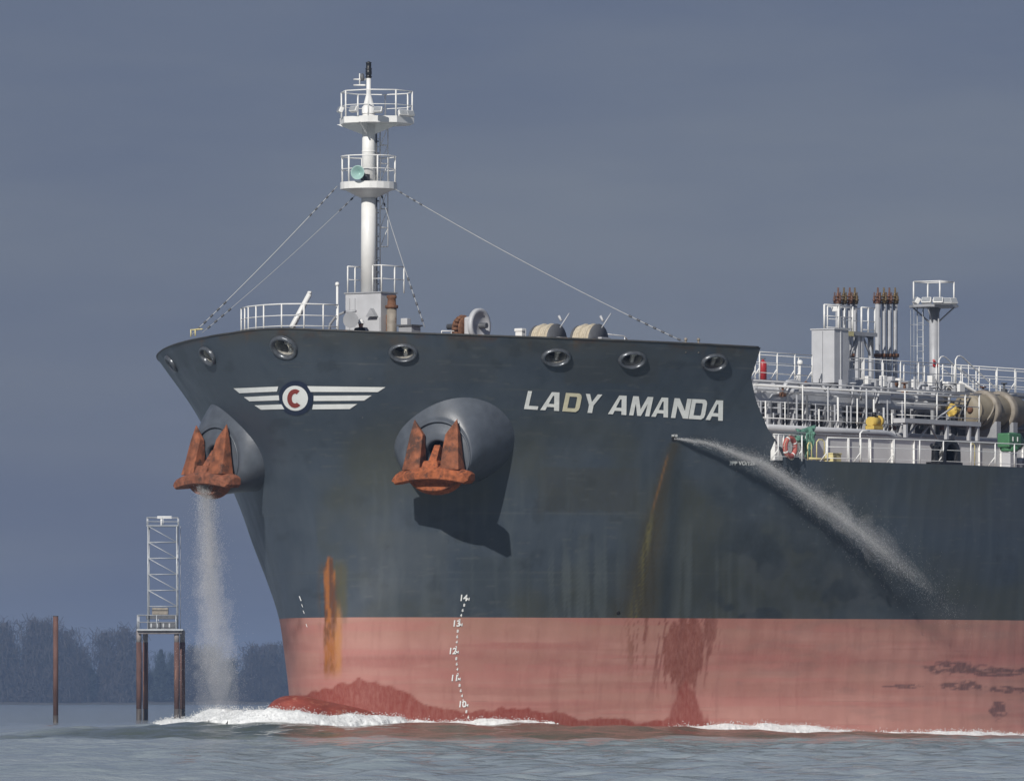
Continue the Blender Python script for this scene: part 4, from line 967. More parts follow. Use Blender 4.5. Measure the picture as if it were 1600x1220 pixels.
for y, v, r_, m_ in ((599, 7.5, .03, 'lgrey'), (606, 7.6, .04, 'white'), (613, 7.5, .03, 'lgrey'), (631, 7.6, .035, 'grey'), (640, 7.7, .03, 'lgrey'), (649, 7.6, .035, 'grey'), (656, 7.8, .025, 'white')):
    z = zof(1260, y, v); MB().tube((v, uof(1178, v), z), (v, uof(1412 if y > 625 else 1640, v), z), r_, n=6).build('thin_pipe', m_, rk)
for i in range(34):
    x = 1182 + i * 7.1 + RNG.uniform(-2, 2); v = 7.75; u = uof(x, v); z1 = zof(1300, float(RNG.choice([632, 640, 620, 604, 650])), v); MB().tube((v, u, DECK), (v, u, z1), RNG.uniform(.02, .045), n=6).build('thin_post', ('lgrey', 'grey', 'white', 'dgrey')[i % 4], rk)
# cables, clamps, brackets and small boxes among the pipes
for i in range(46):
    x = 1178 + i * 9.2 + RNG.uniform(-3, 3); v = float(RNG.uniform(6.0, 7.5)); y = float(RNG.choice([600, 606, 614, 621, 634, 642, 650, 658])); c = pv(x, y, v); k = i % 5
    if k == 0: MB().box(c, (.14, RNG.uniform(.15, .4), RNG.uniform(.15, .35))).build('small_box', ('lgrey', 'dgrey', 'white')[i % 3], rk)
    elif k == 1: MB().path([(c[0], c[1], c[2] + .35), (c[0] + .05, c[1] + .1, c[2] + .05), (c[0], c[1] + .45, c[2] - .12), (c[0], c[1] + .9, c[2] + .1)], .02, 5).build('cable', 'dgrey', rk)
    elif k == 2: MB().bx((c[0] - .03, c[1] - .05, c[2] - .3), (c[0] + .03, c[1] + .05, c[2] + .3)).build('bracket', 'lgrey', rk)
    elif k == 3: MB().path([(c[0], c[1], c[2] - .5), (c[0], c[1], c[2]), (c[0] + .02, c[1] + .12, c[2] + .12), (c[0], c[1] + .7, c[2] + .12)], .05, 8).build('branch_pipe', ('pipe', 'lgrey', 'grey')[i % 3], rk)
    else: MB().lathe((c[0], c[1], c[2]), (1, 0, 0), [(0, 0), (0, .10), (.04, .13), (.07, .10), (.07, 0)], 10).build('hand_wheel', ('rustbit', 'dgrey', 'lgrey')[i % 3], rk)
for i in range(14):
    x = 1330 + i * 12.5; c = pv(x, 590, 4.6); MB().bx((c[0] - .12, c[1] - .12, cz), (c[0] + .12, c[1] + .12, cz + RNG.uniform(.2, .7))).build('walkway_fitting', ('white', 'lgrey', 'white', 'grey')[i % 4], ship, bevel=.02)
# the low pale pipe that bends down to the deck
zp = zof(1210, 668, 9.6); q = [(9.6, uof(1198, 9.6), zp), (9.6, uof(1380, 9.6), zp)]
c_ = uof(1380, 9.6)
for k in range(1, 9): an = R(90 * k / 8); q.append((9.6, c_ + 1.2 * math.sin(an), zp - .55 * (1 - math.cos(an))))
q.append((9.6, c_ + 1.2, DECK)); MB().path(q, .125, 12).build('low_pipe', 'lgrey', ship)
for x in (1240, 1310, 1352): u = uof(x, 9.6); MB().bx((9.5, u - .05, DECK), (9.7, u + .05, zp - .1)).build('pipe_support', 'grey', ship)
# railed working platform by the tank
VP = 9.0; zpl = zof(1470, 656, VP); ua_, ub_ = uof(1414, VP), uof(1533, VP)
wp = MB().bx((8.45, ua_, zpl - .18), (VP, ub_, zpl)).build('working_platform', 'lgrey', ship); wp['label'] = 'railed grey platform in front of the beige tank'
rail(ship, 'platform_railing', [(8.6, ua_ + .03, zpl), (VP - .03, ua_ + .03, zpl), (VP - .03, ub_ - .03, zpl)], 1.08, 2.6, (1, .55, .12), .022, .032, posts=[(VP - .03, uof(x, VP), zpl) for x in (1415, 1465, 1509, 1531)] )
for x in (1418, 1482, 1517, 1530): u = uof(x, VP); MB().bx((VP - .16, u - .07, DECK), (VP - .03, u + .07, zpl - .18)).build('platform_leg', 'lgrey', wp)
for x0, x1 in ((1420, 1442), (1480, 1462), (1440, 1462)): MB().tube((VP - .3, uof(x0, VP), zpl - 1.0), (VP - .3, uof(x1, VP), zpl - .2), .05, n=4).build('knee_brace', 'lgrey', wp)
p0, p1 = pv(1462, 655, 8.6), pv(1492, 634, 8.6); MB().tube(p0, p1, .04, n=5).build('slant_bar', 'lgrey', wp)

# ------------------------------------------------------------------ things on the main deck
# tall cabinet
u = uof(1303.5, 5.9); zb, ztp = zof(1303, 598, 5.9), zof(1303, 514.5, 5.9)
t = thing('deck_cabinet', (5.35, u + .5, zb), 'tall plain grey cabinet standing on the walkway', 'cabinet')
MB().bx((4.82, u, zb), (5.9, u + 1.06, ztp)).build('body', 'lgrey', t, bevel=.015)
MB().bx((5.35, u - .03, zb + .08), (5.365, u - .001, ztp - .06)).build('door_seam', 'grey', t)
MB().bx((5.9, u + .45, zb + .05), (5.93, u + .49, ztp - .05)).build('corner_strip', 'lgrey', t)
MB().bx((4.78, u - .04, ztp), (5.94, u + 1.1, ztp + .05)).build('top_plate', 'lgrey', t)
# vent platform
VQ = 3.9; zq = zof(1310, 516, VQ)
t = thing('vent_platform', (VQ - .8, uof(1330, VQ), cz), 'white-railed service platform on grey legs between the vent clusters', 'platform')
MB().bx((VQ - .8, uof(1302, VQ), zq - .16), (VQ, uof(1371, VQ), zq)).build('floor', 'grey', t)
rail(t, 'railing', [(VQ - .03, uof(1289, VQ), zq), (VQ - .03, uof(1333, VQ), zq)], 1.0, .9, (1, .55, .1), .024, .045)
rail(t, 'railing', [(VQ - .03, uof(1347, VQ), zq), (VQ - .03, uof(1368, VQ), zq)], 1.0, .6, (1, .45, .1), .024, .04)
rail(t, 'railing', [(VQ - .77, uof(1318, VQ), zq), (VQ - .77, uof(1371, VQ), zq)], 1.0, 1.3, (1, .5), .02, .03)
for x in (1328, 1345, 1351, 1366): u = uof(x, VQ); MB().bx((VQ - .25, u - .09, DECK), (VQ - .08, u + .09, zq - .16)).build('leg', 'lgrey', t)
for x0, x1 in ((1333, 1345), (1366, 1353)):
    MB().tube((VQ - .15, uof(x0, VQ), zq - 1.0), (VQ - .15, uof(x1, VQ), zq - .18), .05, n=4).build('brace', 'grey', t)
m = MB(); arc = [(VQ - .1, uof(1366 - 12 * (1 - math.cos(a)), VQ), zq - .16 - .9 * (1 - math.sin(a))) for a in np.linspace(0, math.pi / 2, 8)]
m.prism(arc + [(VQ - .1, uof(1366, VQ), zq - .16)], (.05, 0, 0)); m.build('gusset', 'dgrey', t)
MB().bx((VQ, uof(1322, VQ), zq - .2), (VQ + .04, uof(1333, VQ), zq - .02)).build('yellow_edge', 'pyellow', t)
MB().box(pv(1306, 483, 3.2), (.3, .22, .2)).build('lamp', 'white', t, bevel=.03)
# pressure vent clusters
def vents(xs, yb, yt, v, label, rows=((0, 0), (.45, .25))):
    cxp = sum(xs) / len(xs); t = thing('vent_cluster', (v, uof(cxp, v), DECK), label, 'vents', 'pressure vent clusters')
    for dv, _ in rows:
        for i, x in enumerate(xs):
            vv = v - dv; u = uof(x + dv * 3, vv); zt_ = zof(x, yb, vv); top = zof(x, yt, vv)
            p = MB().tube((vv, u, DECK), (vv, u, zt_), .085 if i else .10, n=12).build('vent_pipe', 'pipe', t)
            m = MB(); k = (top - zt_)
            m.lathe((vv, u, zt_), (0, 0, 1), [(0, .085), (.02, .13), (.06, .13), (.08, .06), (.16, .06), (.17, .11), (.20, .11), (.21, .05), (.28, .05), (.29, .12), (.33, .12), (.35, .05), (.42, .06), (.46, .025), (k - .02, .02), (k, 0)], 12)
            m.build('vent_head', 'brass' if (i + int(dv * 10)) % 2 else 'brass2', p)
            for s_ in (-1, 1): MB().lathe((vv + .14 * s_, u - .05, zt_ + .02), (0, 0, 1), [(0, 0), (0, .03), (.1, .035), (.12, .06), (.16, .06), (.18, .03), (.28, .04), (.30, .015), (.46, .012), (.46, 0)], 8).build('vent_valve', 'brass2' if (i + s_) % 2 else 'brass', p)
            MB().lathe((vv, u, zof(x, 558, vv)), (0, 0, 1), [(0, .085), (0, .15), (.06, .15), (.09, .15), (.14, .15), (.14, .085)], 12).build('flange', 'rustbit', p)
    return t
vents((1309, 1318, 1327, 1335), 475, 449, 2.6, 'cluster of grey vent pipes with brass heads behind the tall cabinet')
vents((1371, 1380.5, 1389, 1398), 475, 449, 3.2, 'cluster of grey vent pipes with brass heads nearer the floodlight mast')
# floodlight mast
u = uof(1459, 0.); zf = zof(1459, 477, 0.)
t = thing('floodlight_mast', (0, u, 12.05), 'grey floodlight mast with railed white platform on the tank deck', 'mast')
MB().tube((0, u, 12.05), (0, u, zf - .1), .19, n=18).build('pole', 'pipe', t)
MB().prism(disc((0, u), 1.05, zf - .1, 0, 8), (0, 0, .1)).build('platform', 'grey', t)
for an in (15, 105, 195, 285):
    dx, dy = math.cos(R(an)), math.sin(R(an)); MB().tube((dx * .15, u + dy * .15, zf - .75), (dx * .9, u + dy * .9, zf - .1), .035, n=5).build('bracket', 'grey', t)
rail(t, 'railing', [(x * .72, u + y * .80, zf) for x, y in ((-.9, -.7), (.9, -.7), (.9, .7), (-.9, .7))], .98, 1.0, (1, .2), .026, .034, closed=True)
for x, y, du, az in ((1432, 470, -.8, -40), (1448, 470, -.9, 15), (1466, 470, -.9, 25), (1488, 471, .1, 70), (1478, 471, -.6, 50)):
    c = pu(x, y, u + du); flood(t, c, az, -30, .42)
lad = MB()
for dv in (-.45, -.15): lad.tube((dv - .15, u - .35, 12.05), (dv - .15, u - .35, zf), .02, n=5)
for z in np.arange(12.3, zf, .3): lad.tube((-.60, u - .35, z), (-.30, u - .35, z), .012, n=4)
lad.build('ladder', 'galv', t)
hoop = MB()
for z in np.arange(14.6, zf - .2, .9): hoop.path([(-.45 + .36 * math.cos(a), u - .35 - .5 * math.sin(a), z) for a in np.linspace(0, math.pi, 9)], .012, 4)
for a in (R(35), R(90), R(145)): hoop.tube((-.45 + .36 * math.cos(a), u - .35 - .5 * math.sin(a), 14.6), (-.45 + .36 * math.cos(a), u - .35 - .5 * math.sin(a), zf - .2), .01, n=4)
hoop.build('ladder_cage', 'galv', t)
MB().tube((.3, u - .1, 12.05), (.3, u - .1, zf - .1), .035, n=6).build('conduit', 'pipe', t)
# red hydrant by the mast, red cylinder behind the break
c = pv(1462, 570, 3.4); t = thing('fire_monitor', (c[0], c[1], cz), 'small red fire monitor on the walkway below the floodlight mast', 'fire monitor')
MB().tube((c[0], c[1], cz), (c[0], c[1], c[2]), .07, n=10).build('stand', 'lgrey', t)
MB().tube((c[0] - .05, c[1] + .1, c[2] - .02), (c[0] + .12, c[1] - .35, c[2] + .18), .075, .05, n=10).build('nozzle', 'red', t)
MB().lathe((c[0], c[1], c[2] - .1), (0, 0, 1), [(0, .07), (.02, .13), (.14, .13), (.18, .05), (.18, 0)], 12).build('swivel', 'red', t)
c = pv(1192, 586, 4.9); t = thing('fire_extinguisher', (c[0], c[1], cz), 'tall red fire extinguisher cylinder on the walkway by the forecastle end', 'fire extinguisher')
MB().lathe((c[0], c[1], cz), (0, 0, 1), [(0, 0), (0, .15), (.68, .155), (.76, .12), (.80, .05), (.84, .05), (.84, 0)], 18).build('cylinder', 'red', t)
MB().box((c[0], c[1], cz + .87), (.2, .06, .06)).build('valve_handle', 'dgrey', t)
c = pv(1250, 585, 5.0); t = thing('alarm_post', (c[0], c[1], cz), 'white post with a round white lamp behind the walkway rail', 'lamp post')
MB().tube((c[0], c[1], cz), (c[0], c[1], cz + .72), .035, n=8).build('post', 'white', t)
MB().ball((c[0], c[1], cz + .80), .12, 12).build('globe', 'white', t)
m = MB(); m.tube((c[0] - .2, c[1], cz), (c[0], c[1], cz + .5), .03, n=6); m.build('strut', 'white', t)
# beige tank with yellow hub
c = Vector(pv(1511, 640, 7.4)); R0 = .66
t = thing('beige_tank', (c[0], c[1] + 1.8, c[2] - R0), 'big beige drum with ribbed body and yellow hub on its end', 'drum')
MB().lathe(c, (0, 1, 0), [(-.10, 0), (-.10, R0 * .55), (-.02, R0 * .9), (.06, R0), (3.6, R0), (3.72, R0 * .8), (3.8, 0)], 40).build('shell', 'beige', t)
MB().lathe(c + Vector((0, .02, 0)), (0, 1, 0), [(0, R0 * .9), (-.02, R0 * 1.02), (.05, R0 * 1.06), (.10, R0 * 1.02)], 40).build('end_ring', 'beige', t)
for d_ in (1.05, 2.35):
    MB().lathe(c + Vector((0, d_, 0)), (0, 1, 0), [(0, R0), (0, R0 * 1.22), (.07, R0 * 1.25), (.30, R0 * 1.25), (.37, R0 * 1.22), (.37, R0)], 40).build('rib', 'tan', t)
    MB().bx((c[0] - .75, c[1] + d_ + .02, DECK), (c[0] + .75, c[1] + d_ + .35, c[2] - R0 * .7)).build('saddle', 'grey', t)
MB().path([tuple(c + Vector((R0 * 1.04 * math.cos(a), .9 + .25 * math.sin(2 * a), R0 * 1.04 * math.sin(a)))) for a in np.linspace(-1.2, 1.6, 16)], .04, 6).build('hose', 'tan', t)
h_ = Vector(pv(1495.5, 641, 7.6)); h_[1] -= .35
hub = MB().lathe(h_, (0, -1, 0), [(-.4, .10), (0, .10), (0, .22), (.05, .27), (.10, .27), (.12, .2), (.2, .12), (.2, 0)], 20).build('hub', 'yellow', t)
for k in range(6):
    an = R(60 * k + 15); MB().box(h_ + Vector((.22 * math.cos(an), -.10, .22 * math.sin(an))), (.1, .1, .1), Matrix.Rotation(-an, 3, 'Y')).build('hub_lug', 'yellow', hub)
MB().lathe(c + Vector((.22, -.10, -.02)), (0, -1, 0), [(0, 0), (0, .14), (.08, .12), (.12, .06), (.12, 0)], 14).build('inspection_cover', 'rustbit', t)
# green winch
c = pv(1577, 690, 12.4)
t = thing('green_winch', (c[0], c[1], DECK), 'green machinery box on a grey pedestal at the right edge', 'winch')
sc = .92
MB().box((c[0], c[1], c[2] + .05), (.62 * sc, 1.0 * sc, .62 * sc)).build('housing', 'green', t, bevel=.06)
MB().tube((c[0] - .1, c[1] + .7, c[2] + .02), (c[0] - .1, c[1] + .2, c[2] + .02), .36, n=18).build('drum', 'green', t)
MB().lathe((c[0], c[1], c[2] - .38), (0, 0, 1), [(0, .34), (.14, .40), (.2, .30)], 16).build('skirt', 'green', t)
MB().bx((c[0] - .2, c[1] - .25, DECK), (c[0] + .2, c[1] + .25, c[2] - .3)).build('pedestal', 'lgrey', t, bevel=.02)
for dy in (-.2, .15): MB().box((c[0] + .30, c[1] + dy, c[2] + .1), (.02, .05, .18)).build('white_mark', 'logo_white', t)
for dy in (.75, 1.05): MB().lathe((c[0], c[1] + dy, DECK + .3), (1, 0, 0), [(-.1, 0), (-.1, .28), (.1, .28), (.1, .12), (.12, 0)], 14).build('wheel', 'grey', t)
# black arched fairlead at the deck edge
e = edge(1481, .45); t = thing('roller_fairlead', e, 'black arched fairlead standing at the deck edge', 'fairlead')
w_, hh = .40, .98
def arch(v, w, h, n=14): return [(v, e[1] - w, DECK)] + [(v, e[1] - w * math.cos(a), DECK + h - w + w * math.sin(a)) for a in np.linspace(0, math.pi, n)] + [(v, e[1] + w, DECK)]
o_ = arch(e[0] + .2, .62, 1.0); i_ = arch(e[0] + .2, .44, .84); ob = arch(e[0] - .35, .62, 1.0); ib = arch(e[0] - .35, .44, .84); k = len(o_)
m = MB(); m.add(o_ + i_, [(j, j + 1, k + j + 1, k + j) for j in range(k - 1)]); m.add(ob + ib, [(j, k + j, k + j + 1, j + 1) for j in range(k - 1)]); m.add(o_ + ob, [(j, k + j, k + j + 1, j + 1) for j in range(k - 1)], True); m.add(i_ + ib, [(j, j + 1, k + j + 1, k + j) for j in range(k - 1)], True)
m.build('arch', 'black', t)
MB().bx((e[0] - .4, e[1] - .95, DECK), (e[0] + .24, e[1] + .7, DECK + .10)).build('base_plate', 'black', t)
MB().lathe((e[0] - .2, e[1] - .1, DECK + .1), (0, 0, 1), [(0, .16), (.06, .12), (.4, .12), (.5, .2), (.55, .0)], 16).build('roller', 'chock', t)
MB().bx((e[0] - .44, e[1] - .44, DECK + .1), (e[0] - .40, e[1] + .44, DECK + .8)).build('back_plate', 'hole', t)
MB().lathe((e[0] - .1, e[1] - .8, DECK + .1), (0, 0, 1), [(0, .14), (.5, .12), (.62, .2), (.72, .16), (.72, 0)], 14).build('bollard_post', 'black', t)
# life ring on the rail
e = edge(1238, .12); c = Vector((e[0] - .10, e[1], DECK + .50))
t = thing('life_ring', tuple(c - Vector((0, 0, .38))), 'faded red life ring hung on the deck rail by the forecastle', 'life ring')
MB().path([tuple(c + Vector((0, .34 * math.cos(a), .34 * math.sin(a)))) for a in np.linspace(0, 2 * math.pi, 29)[:-1]], .10, 10, True).build('ring', 'lifered', t)
for k in range(4):
    an = R(30 + 90 * k); MB().path([tuple(c + Vector((0, .34 * math.cos(a), .34 * math.sin(a)))) for a in np.linspace(an - .09, an + .09, 5)], .104, 10).build('band', 'logo_white', t)
MB().path([tuple(c + Vector((.06, (.45 + .03 * math.cos(4 * a)) * math.cos(a), (.45 + .03 * math.cos(4 * a)) * math.sin(a)))) for a in np.linspace(0, 2 * math.pi, 33)[:-1]], .012, 4, True).build('grab_line', 'rope', t)
# green net thrown over the low pipe
t = thing('green_net', pv(1260, 716, 12.6), 'bundle of green netting hanging over the low pale pipe', 'net')
m = MB(); g_ = 22
def netp(i, j):
    a = i / g_; b = j / g_; x = 1243 + 30 * a + 3 * math.sin(9 * a + 4 * b); y = 668 + 9 * math.sin(5 * a) * (1 - b) * .3 + b * (46 if .45 < a < .95 else 20) * (.6 + .4 * math.sin(3 * a + .4)) + 3 * (1 - a)
    p = pv(x, y, 10.6 + .9 * math.sin(b * 1.6) + .10 * math.sin(16 * a + 5 * b) + .05 * math.sin(23 * b)); return p
m.add([netp(i, j) for i in range(g_ + 1) for j in range(g_ + 1)], [(i * (g_ + 1) + j, (i + 1) * (g_ + 1) + j, (i + 1) * (g_ + 1) + j + 1, i * (g_ + 1) + j + 1) for i in range(g_) for j in range(g_)], True)
o_ = m.build('drape', 'netgreen', t); md = o_.modifiers.new('s', 'SOLIDIFY'); md.thickness = .05
for k in range(3): MB().path([pv(1262 + 4 * k + 2 * math.sin(y / 5 + k), y, 12.3) for y in range(676, 720, 4)], .035, 6).build('hanging_line', 'netgreen', t)
# drums, motor, box
for x, w_, lab, nm, mt_ in ((1219, .26, 'blue barrel under the pipes, half hidden behind a white can', 'barrel', 'blue'), (1231, .27, 'blue barrel under the pipes, right of the other blue one', 'barrel', 'blue')):
    c = pv(x, 662, 8.3); t = thing('barrel', (8.3, c[1], DECK + .75), lab, 'barrel', 'blue barrels under the pipes')
    MB().lathe((8.3, c[1], DECK + .75), (0, 0, 1), [(0, 0), (0, w_), (.2, w_), (.22, w_ * 1.05), (.25, w_), (.5, w_), (.52, w_ * 1.05), (.55, w_), (.74, w_ * .96), (.76, w_ * .9), (.76, 0)], 20).build('body', mt_, t)
    MB().tube((8.3 + w_ * .5, c[1], DECK + 1.51), (8.3 + w_ * .5, c[1], DECK + 1.55), .04, n=8).build('bung', 'black', t)
MB().bx((7.9, uof(1205, 8.3), DECK), (8.7, uof(1242, 8.3), DECK + .74)).build('barrel_stand', 'grey', ship)
c = pv(1214, 655, 8.9); t = thing('white_can', (8.9, c[1], DECK + .75), 'white plastic can with grey print in front of the blue barrels', 'can')
MB().bx((8.72, c[1] - .19, DECK + .75), (9.0, c[1] + .19, DECK + 1.2)).build('body', 'white', t, bevel=.05)
MB().tube((8.86, c[1], DECK + 1.2), (8.86, c[1], DECK + 1.28), .05, n=8).build('cap', 'blue', t)
MB().box((9.003, c[1], DECK + .98), (.006, .2, .14)).build('label_patch', 'grey', t)
MB().bx((8.62, c[1] - .3, DECK), (9.1, c[1] + .3, DECK + .74)).build('can_stand', 'grey', ship)
c = pv(1367, 659, 8.2); t = thing('yellow_motor', (8.2, c[1], c[2] - .25), 'bright yellow motor among the grey pipe posts', 'motor')
MB().tube((8.2, c[1] - .38, c[2]), (8.2, c[1] + .2, c[2]), .19, n=18).build('casing', 'yellow', t)
MB().tube((8.2, c[1] + .2, c[2] + .04), (8.2, c[1] + .36, c[2] + .04), .22, n=18).build('end_bell', 'yellow', t)
MB().bx((8.0, c[1] - .38, c[2] - .30), (8.4, c[1] + .3, c[2] - .16)).build('foot', 'yellow', t)
MB().tube((8.2, c[1] - .05, c[2] + .2), (8.2, c[1] - .05, c[2] + .38), .09, n=10).build('cap', 'black', t)
MB().bx((8.05, c[1] - .3, DECK), (8.35, c[1] + .3, c[2] - .3)).build('motor_stand', 'grey', ship)
e = edge(1301, 1.0); t = thing('yellow_box', e, 'small pale yellow box on deck behind the rail', 'box')
MB().bx((e[0] - .2, e[1] - .3, DECK), (e[0] + .2, e[1] + .3, DECK + .30)).build('body', 'pyellow', t, bevel=.02)
MB().bx((e[0] - .22, e[1] - .32, DECK + .30), (e[0] + .22, e[1] + .32, DECK + .35)).build('lid', 'pyellow', t, bevel=.01)
# white locker plate at the break
e = edge(1214, .8); MB().bx((e[0] - .1, e[1] - .3, DECK), (e[0] + .1, e[1] + .25, DECK + .95)).build('break_locker', 'white', ship, bevel=.02)
# far side: starboard pipes and rail seen through the gaps
for y, v, r_ in ((604, -2.5, .2), (618, -3.5, .22), (640, -1.0, .25)):
    z = zof(1300, y, 5); MB().tube((v, 20, z), (v, 70, z), r_, n=10).build('far_pipe', 'grey', ship)

# ================================================================== the seaman by the mast house
def person():
    c = pu(564, 500, .5); base = (c[0], .5, FDECK)
    t = thing('person', base, 'person in navy jacket and white helmet standing before the mast house', 'person')
    J = {'pelvis': (0, 0, .98), 'waist': (0, 0, 1.12), 'chest': (0, .01, 1.32), 'neck': (0, .01, 1.50), 'head': (0, -.01, 1.60), 'crown': (0, -.01, 1.72)}
    r = {'pelvis': .15, 'waist': .145, 'chest': .185, 'neck': .065, 'head': .095, 'crown': .085}
    E = [('pelvis', 'waist'), ('waist', 'chest'), ('chest', 'neck'), ('neck', 'head'), ('head', 'crown')]
    for s, n in ((-1, 'l'), (1, 'r')):
        for k, p, q in (('hip', (s * .10, 0, .92), .115), ('knee', (s * .12, -.02, .50), .075), ('ankle', (s * .12, .02, .10), .05), ('toe', (s * .14, -.16, .04), .045),
                        ('sho', (s * .235, .01, 1.41), .10), ('elb', (s * .31, .02, 1.14), .066), ('wri', (s * .25, -.12, .93), .038), ('palm', (s * .245, -.17, .87), .036)):
            J[k + n] = p; r[k + n] = q
        E += [('pelvis', 'hip' + n), ('hip' + n, 'knee' + n), ('knee' + n, 'ankle' + n), ('ankle' + n, 'toe' + n), ('chest', 'sho' + n), ('sho' + n, 'elb' + n), ('elb' + n, 'wri' + n), ('wri' + n, 'palm' + n)]
        for i, (dx, L_) in enumerate(((-.03, .07), (-.01, .085), (.01, .08), (.03, .06))):
            a, b = f'fa{i}{n}', f'fb{i}{n}'; J[a] = (s * .245 + dx * .8, -.20, .84); J[b] = (s * .245 + dx, -.20 - L_ * .35, .84 - L_ * .8); r[a] = .0105; r[b] = .008; E += [('palm' + n, a), (a, b)]
        a, b = 'ta' + n, 'tb' + n; J[a] = (s * .245 - s * .035, -.16, .85); J[b] = (s * .245 - s * .05, -.21, .82); r[a] = .012; r[b] = .009; E += [('palm' + n, a), (a, b)]
    ks = list(J); me = bpy.data.meshes.new('body'); me.from_pydata([J[k] for k in ks], [(ks.index(a), ks.index(b)) for a, b in E], [])
    o = bpy.data.objects.new('tmp_body', me); COL.objects.link(o)
    o.modifiers.new('skin', 'SKIN'); me.skin_vertices.new() if not me.skin_vertices else None
    for i, k in enumerate(ks):
        sv = me.skin_vertices[0].data[i]; sv.radius = (r[k] * (1.15 if k in ('chest', 'waist', 'pelvis') else 1), r[k] * (.78 if k in ('chest', 'waist', 'pelvis') else 1)); sv.use_root = (k == 'pelvis')
    sd = o.modifiers.new('sub', 'SUBSURF'); sd.levels = 2
    bpy.context.view_layer.update(); m2 = bpy.data.meshes.new_from_object(o.evaluated_get(bpy.context.evaluated_depsgraph_get())); bpy.data.objects.remove(o)
    m2.materials.clear(); m2.materials.append(MT['navy']); m2.materials.append(MT['skin'])
    for p in m2.polygons: p.use_smooth = True; p.material_index = 1 if p.center.z > 1.49 or (p.center.z < .90 and abs(p.center.x) > .18) else 0
    m2.name = 'body'; b = bpy.data.objects.new('body', m2); link(b, t); b.location = (0, 0, 0)
    B = base; at = lambda x, y, z: (B[0] + x, B[1] + y, B[2] + z)
    MB().lathe(at(0, -.01, 1.645), (0, 0, 1), [(0, .150), (.012, .152), (.02, .125), (.08, .118), (.13, .095), (.165, .05), (.175, 0)], 20).build('helmet', 'white', t)
    for nm, z, w in (('reflective_band', 1.27, .212), ('reflective_band', 1.12, .188)):
        m = MB(); k = 24; e = lambda f, zz: [at(w * f * math.cos(2 * math.pi * i / k), .005 + w * f * .70 * math.sin(2 * math.pi * i / k), zz) for i in range(k)]
        v_ = e(1, z) + e(1, z + .05); m.add(v_, [(i, (i + 1) % k, k + (i + 1) % k, k + i) for i in range(k)], True); m.build(nm, 'reflect', t)
    MB().ball(at(0, -.105, 1.60), (.018, .022, .025), 8).build('nose', 'skin', t)
    for s in (-1, 1):
        MB().ball(at(s * .036, -.092, 1.632), .011, 8).build('eye', 'black', t); MB().ball(at(s * .098, 0, 1.605), (.012, .025, .032), 8).build('ear', 'skin', t)
    MB().box(at(0, -.098, 1.555), (.05, .012, .010)).build('mouth', 'lifered', t)
person()

# ================================================================== jets of water
def octa(P, rad):
    """one small drop per point"""
    n = len(P); d = np.array([[1, 1, 1], [1, -1, -1], [-1, 1, -1], [-1, -1, 1]], float) / 1.3
    q = RNG.normal(size=(n, 3, 3)); q, _ = np.linalg.qr(q)
    V = P[:, None, :] + np.einsum('nij,kj->nki', q, d) * rad[:, None, None]
    f = np.array([[0, 1, 2], [0, 3, 1], [0, 2, 3], [1, 3, 2]])
    return V.reshape(-1, 3), (np.arange(n)[:, None, None] * 4 + f[None]).reshape(-1, 3)
def clumps(n, k, spread):
    """points gathered in wisps rather than evenly"""
    c = RNG.normal(size=(k, 3)) * spread; i = RNG.integers(0, k, n); return i, c
# from the hull's side discharge, arching out and aft
h0 = np.array(hit(1053, 685)); NJ = 170000
tt = RNG.uniform(0, 1, NJ) ** .92
path_px = np.interp(tt, [0, .12, .3, .55, .8, 1], [1053, 1105, 1195, 1310, 1415, 1500]); path_py = np.interp(tt, [0, .12, .3, .55, .8, 1], [685, 692, 727, 806, 893, 966])
tabp = []
for a in np.linspace(0, 1, 60):
    x = float(np.interp(a, [0, .12, .3, .55, .8, 1], [1053, 1105, 1195, 1310, 1415, 1500])); y = float(np.interp(a, [0, .12, .3, .55, .8, 1], [685, 692, 727, 806, 893, 966]))
    hh_ = hit(x, y); w = 1.7 * a ** .8; Xw = S2W(*hh_); f_ = 1 - w / Xw[1] * 1.25; tabp.append(W2S(Xw[0] * f_, Xw[1] * f_, CAMH + (Xw[2] - CAMH) * f_))
tabp = np.array(tabp); ker = np.array([1, 2, 3, 2, 1]) / 9.
for k in range(3): tabp[2:-2, k] = np.convolve(tabp[:, k], ker, 'valid')
C_ = np.stack([np.interp(tt, np.linspace(0, 1, 60), tabp[:, k]) for k in range(3)], 1)
sp_ = .018 + .78 * tt ** 1.1
wisp = fbm(tt * 38 + 3, RNG.uniform(0, 1, NJ) * 3, 51, 3) - .5
G = RNG.normal(size=(NJ, 3)) * np.array([.55, .75, .75]); G[:, 2] += .35 * np.abs(RNG.normal(size=NJ)) * (RNG.uniform(0, 1, NJ) < .45)
cl = fbm(tt * 60 + G[:, 2] * .8, G[:, 1] * 2.6 + 9, 61, 4)                      # denser threads
G *= np.where(RNG.uniform(0, 1, NJ) < .55, .42, 1.15)[:, None]; P_ = C_ + G * sp_[:, None]; P_[:, 2] += wisp * sp_ * .9 - .18 * np.abs(G[:, 0]) * tt
keep = RNG.uniform(0, 1, NJ) < np.clip((cl - .42) * 4.5, .05, 1) * np.interp(tt, [0, .03, .1, .35, .65, .85, 1], [.5, .7, .8, .62, .34, .16, .03])
P_ = P_[keep]; tk_ = tt[keep]
V_, F_ = octa(P_, RNG.uniform(.003, .009, len(P_)) * np.interp(tk_, [0, .2, 1], [.8, 1.05, .9]))
me = np_mesh('water_jet', V_ - h0[None], F_, 'spray'); o = bpy.data.objects.new('water_jet', me); COL.objects.link(o); o.location = S2W(*h0); o.rotation_euler = (0, 0, -TH)
tag(o, 'white spray jet arching out of the hull side below the ship name', 'spray', kind='stuff')
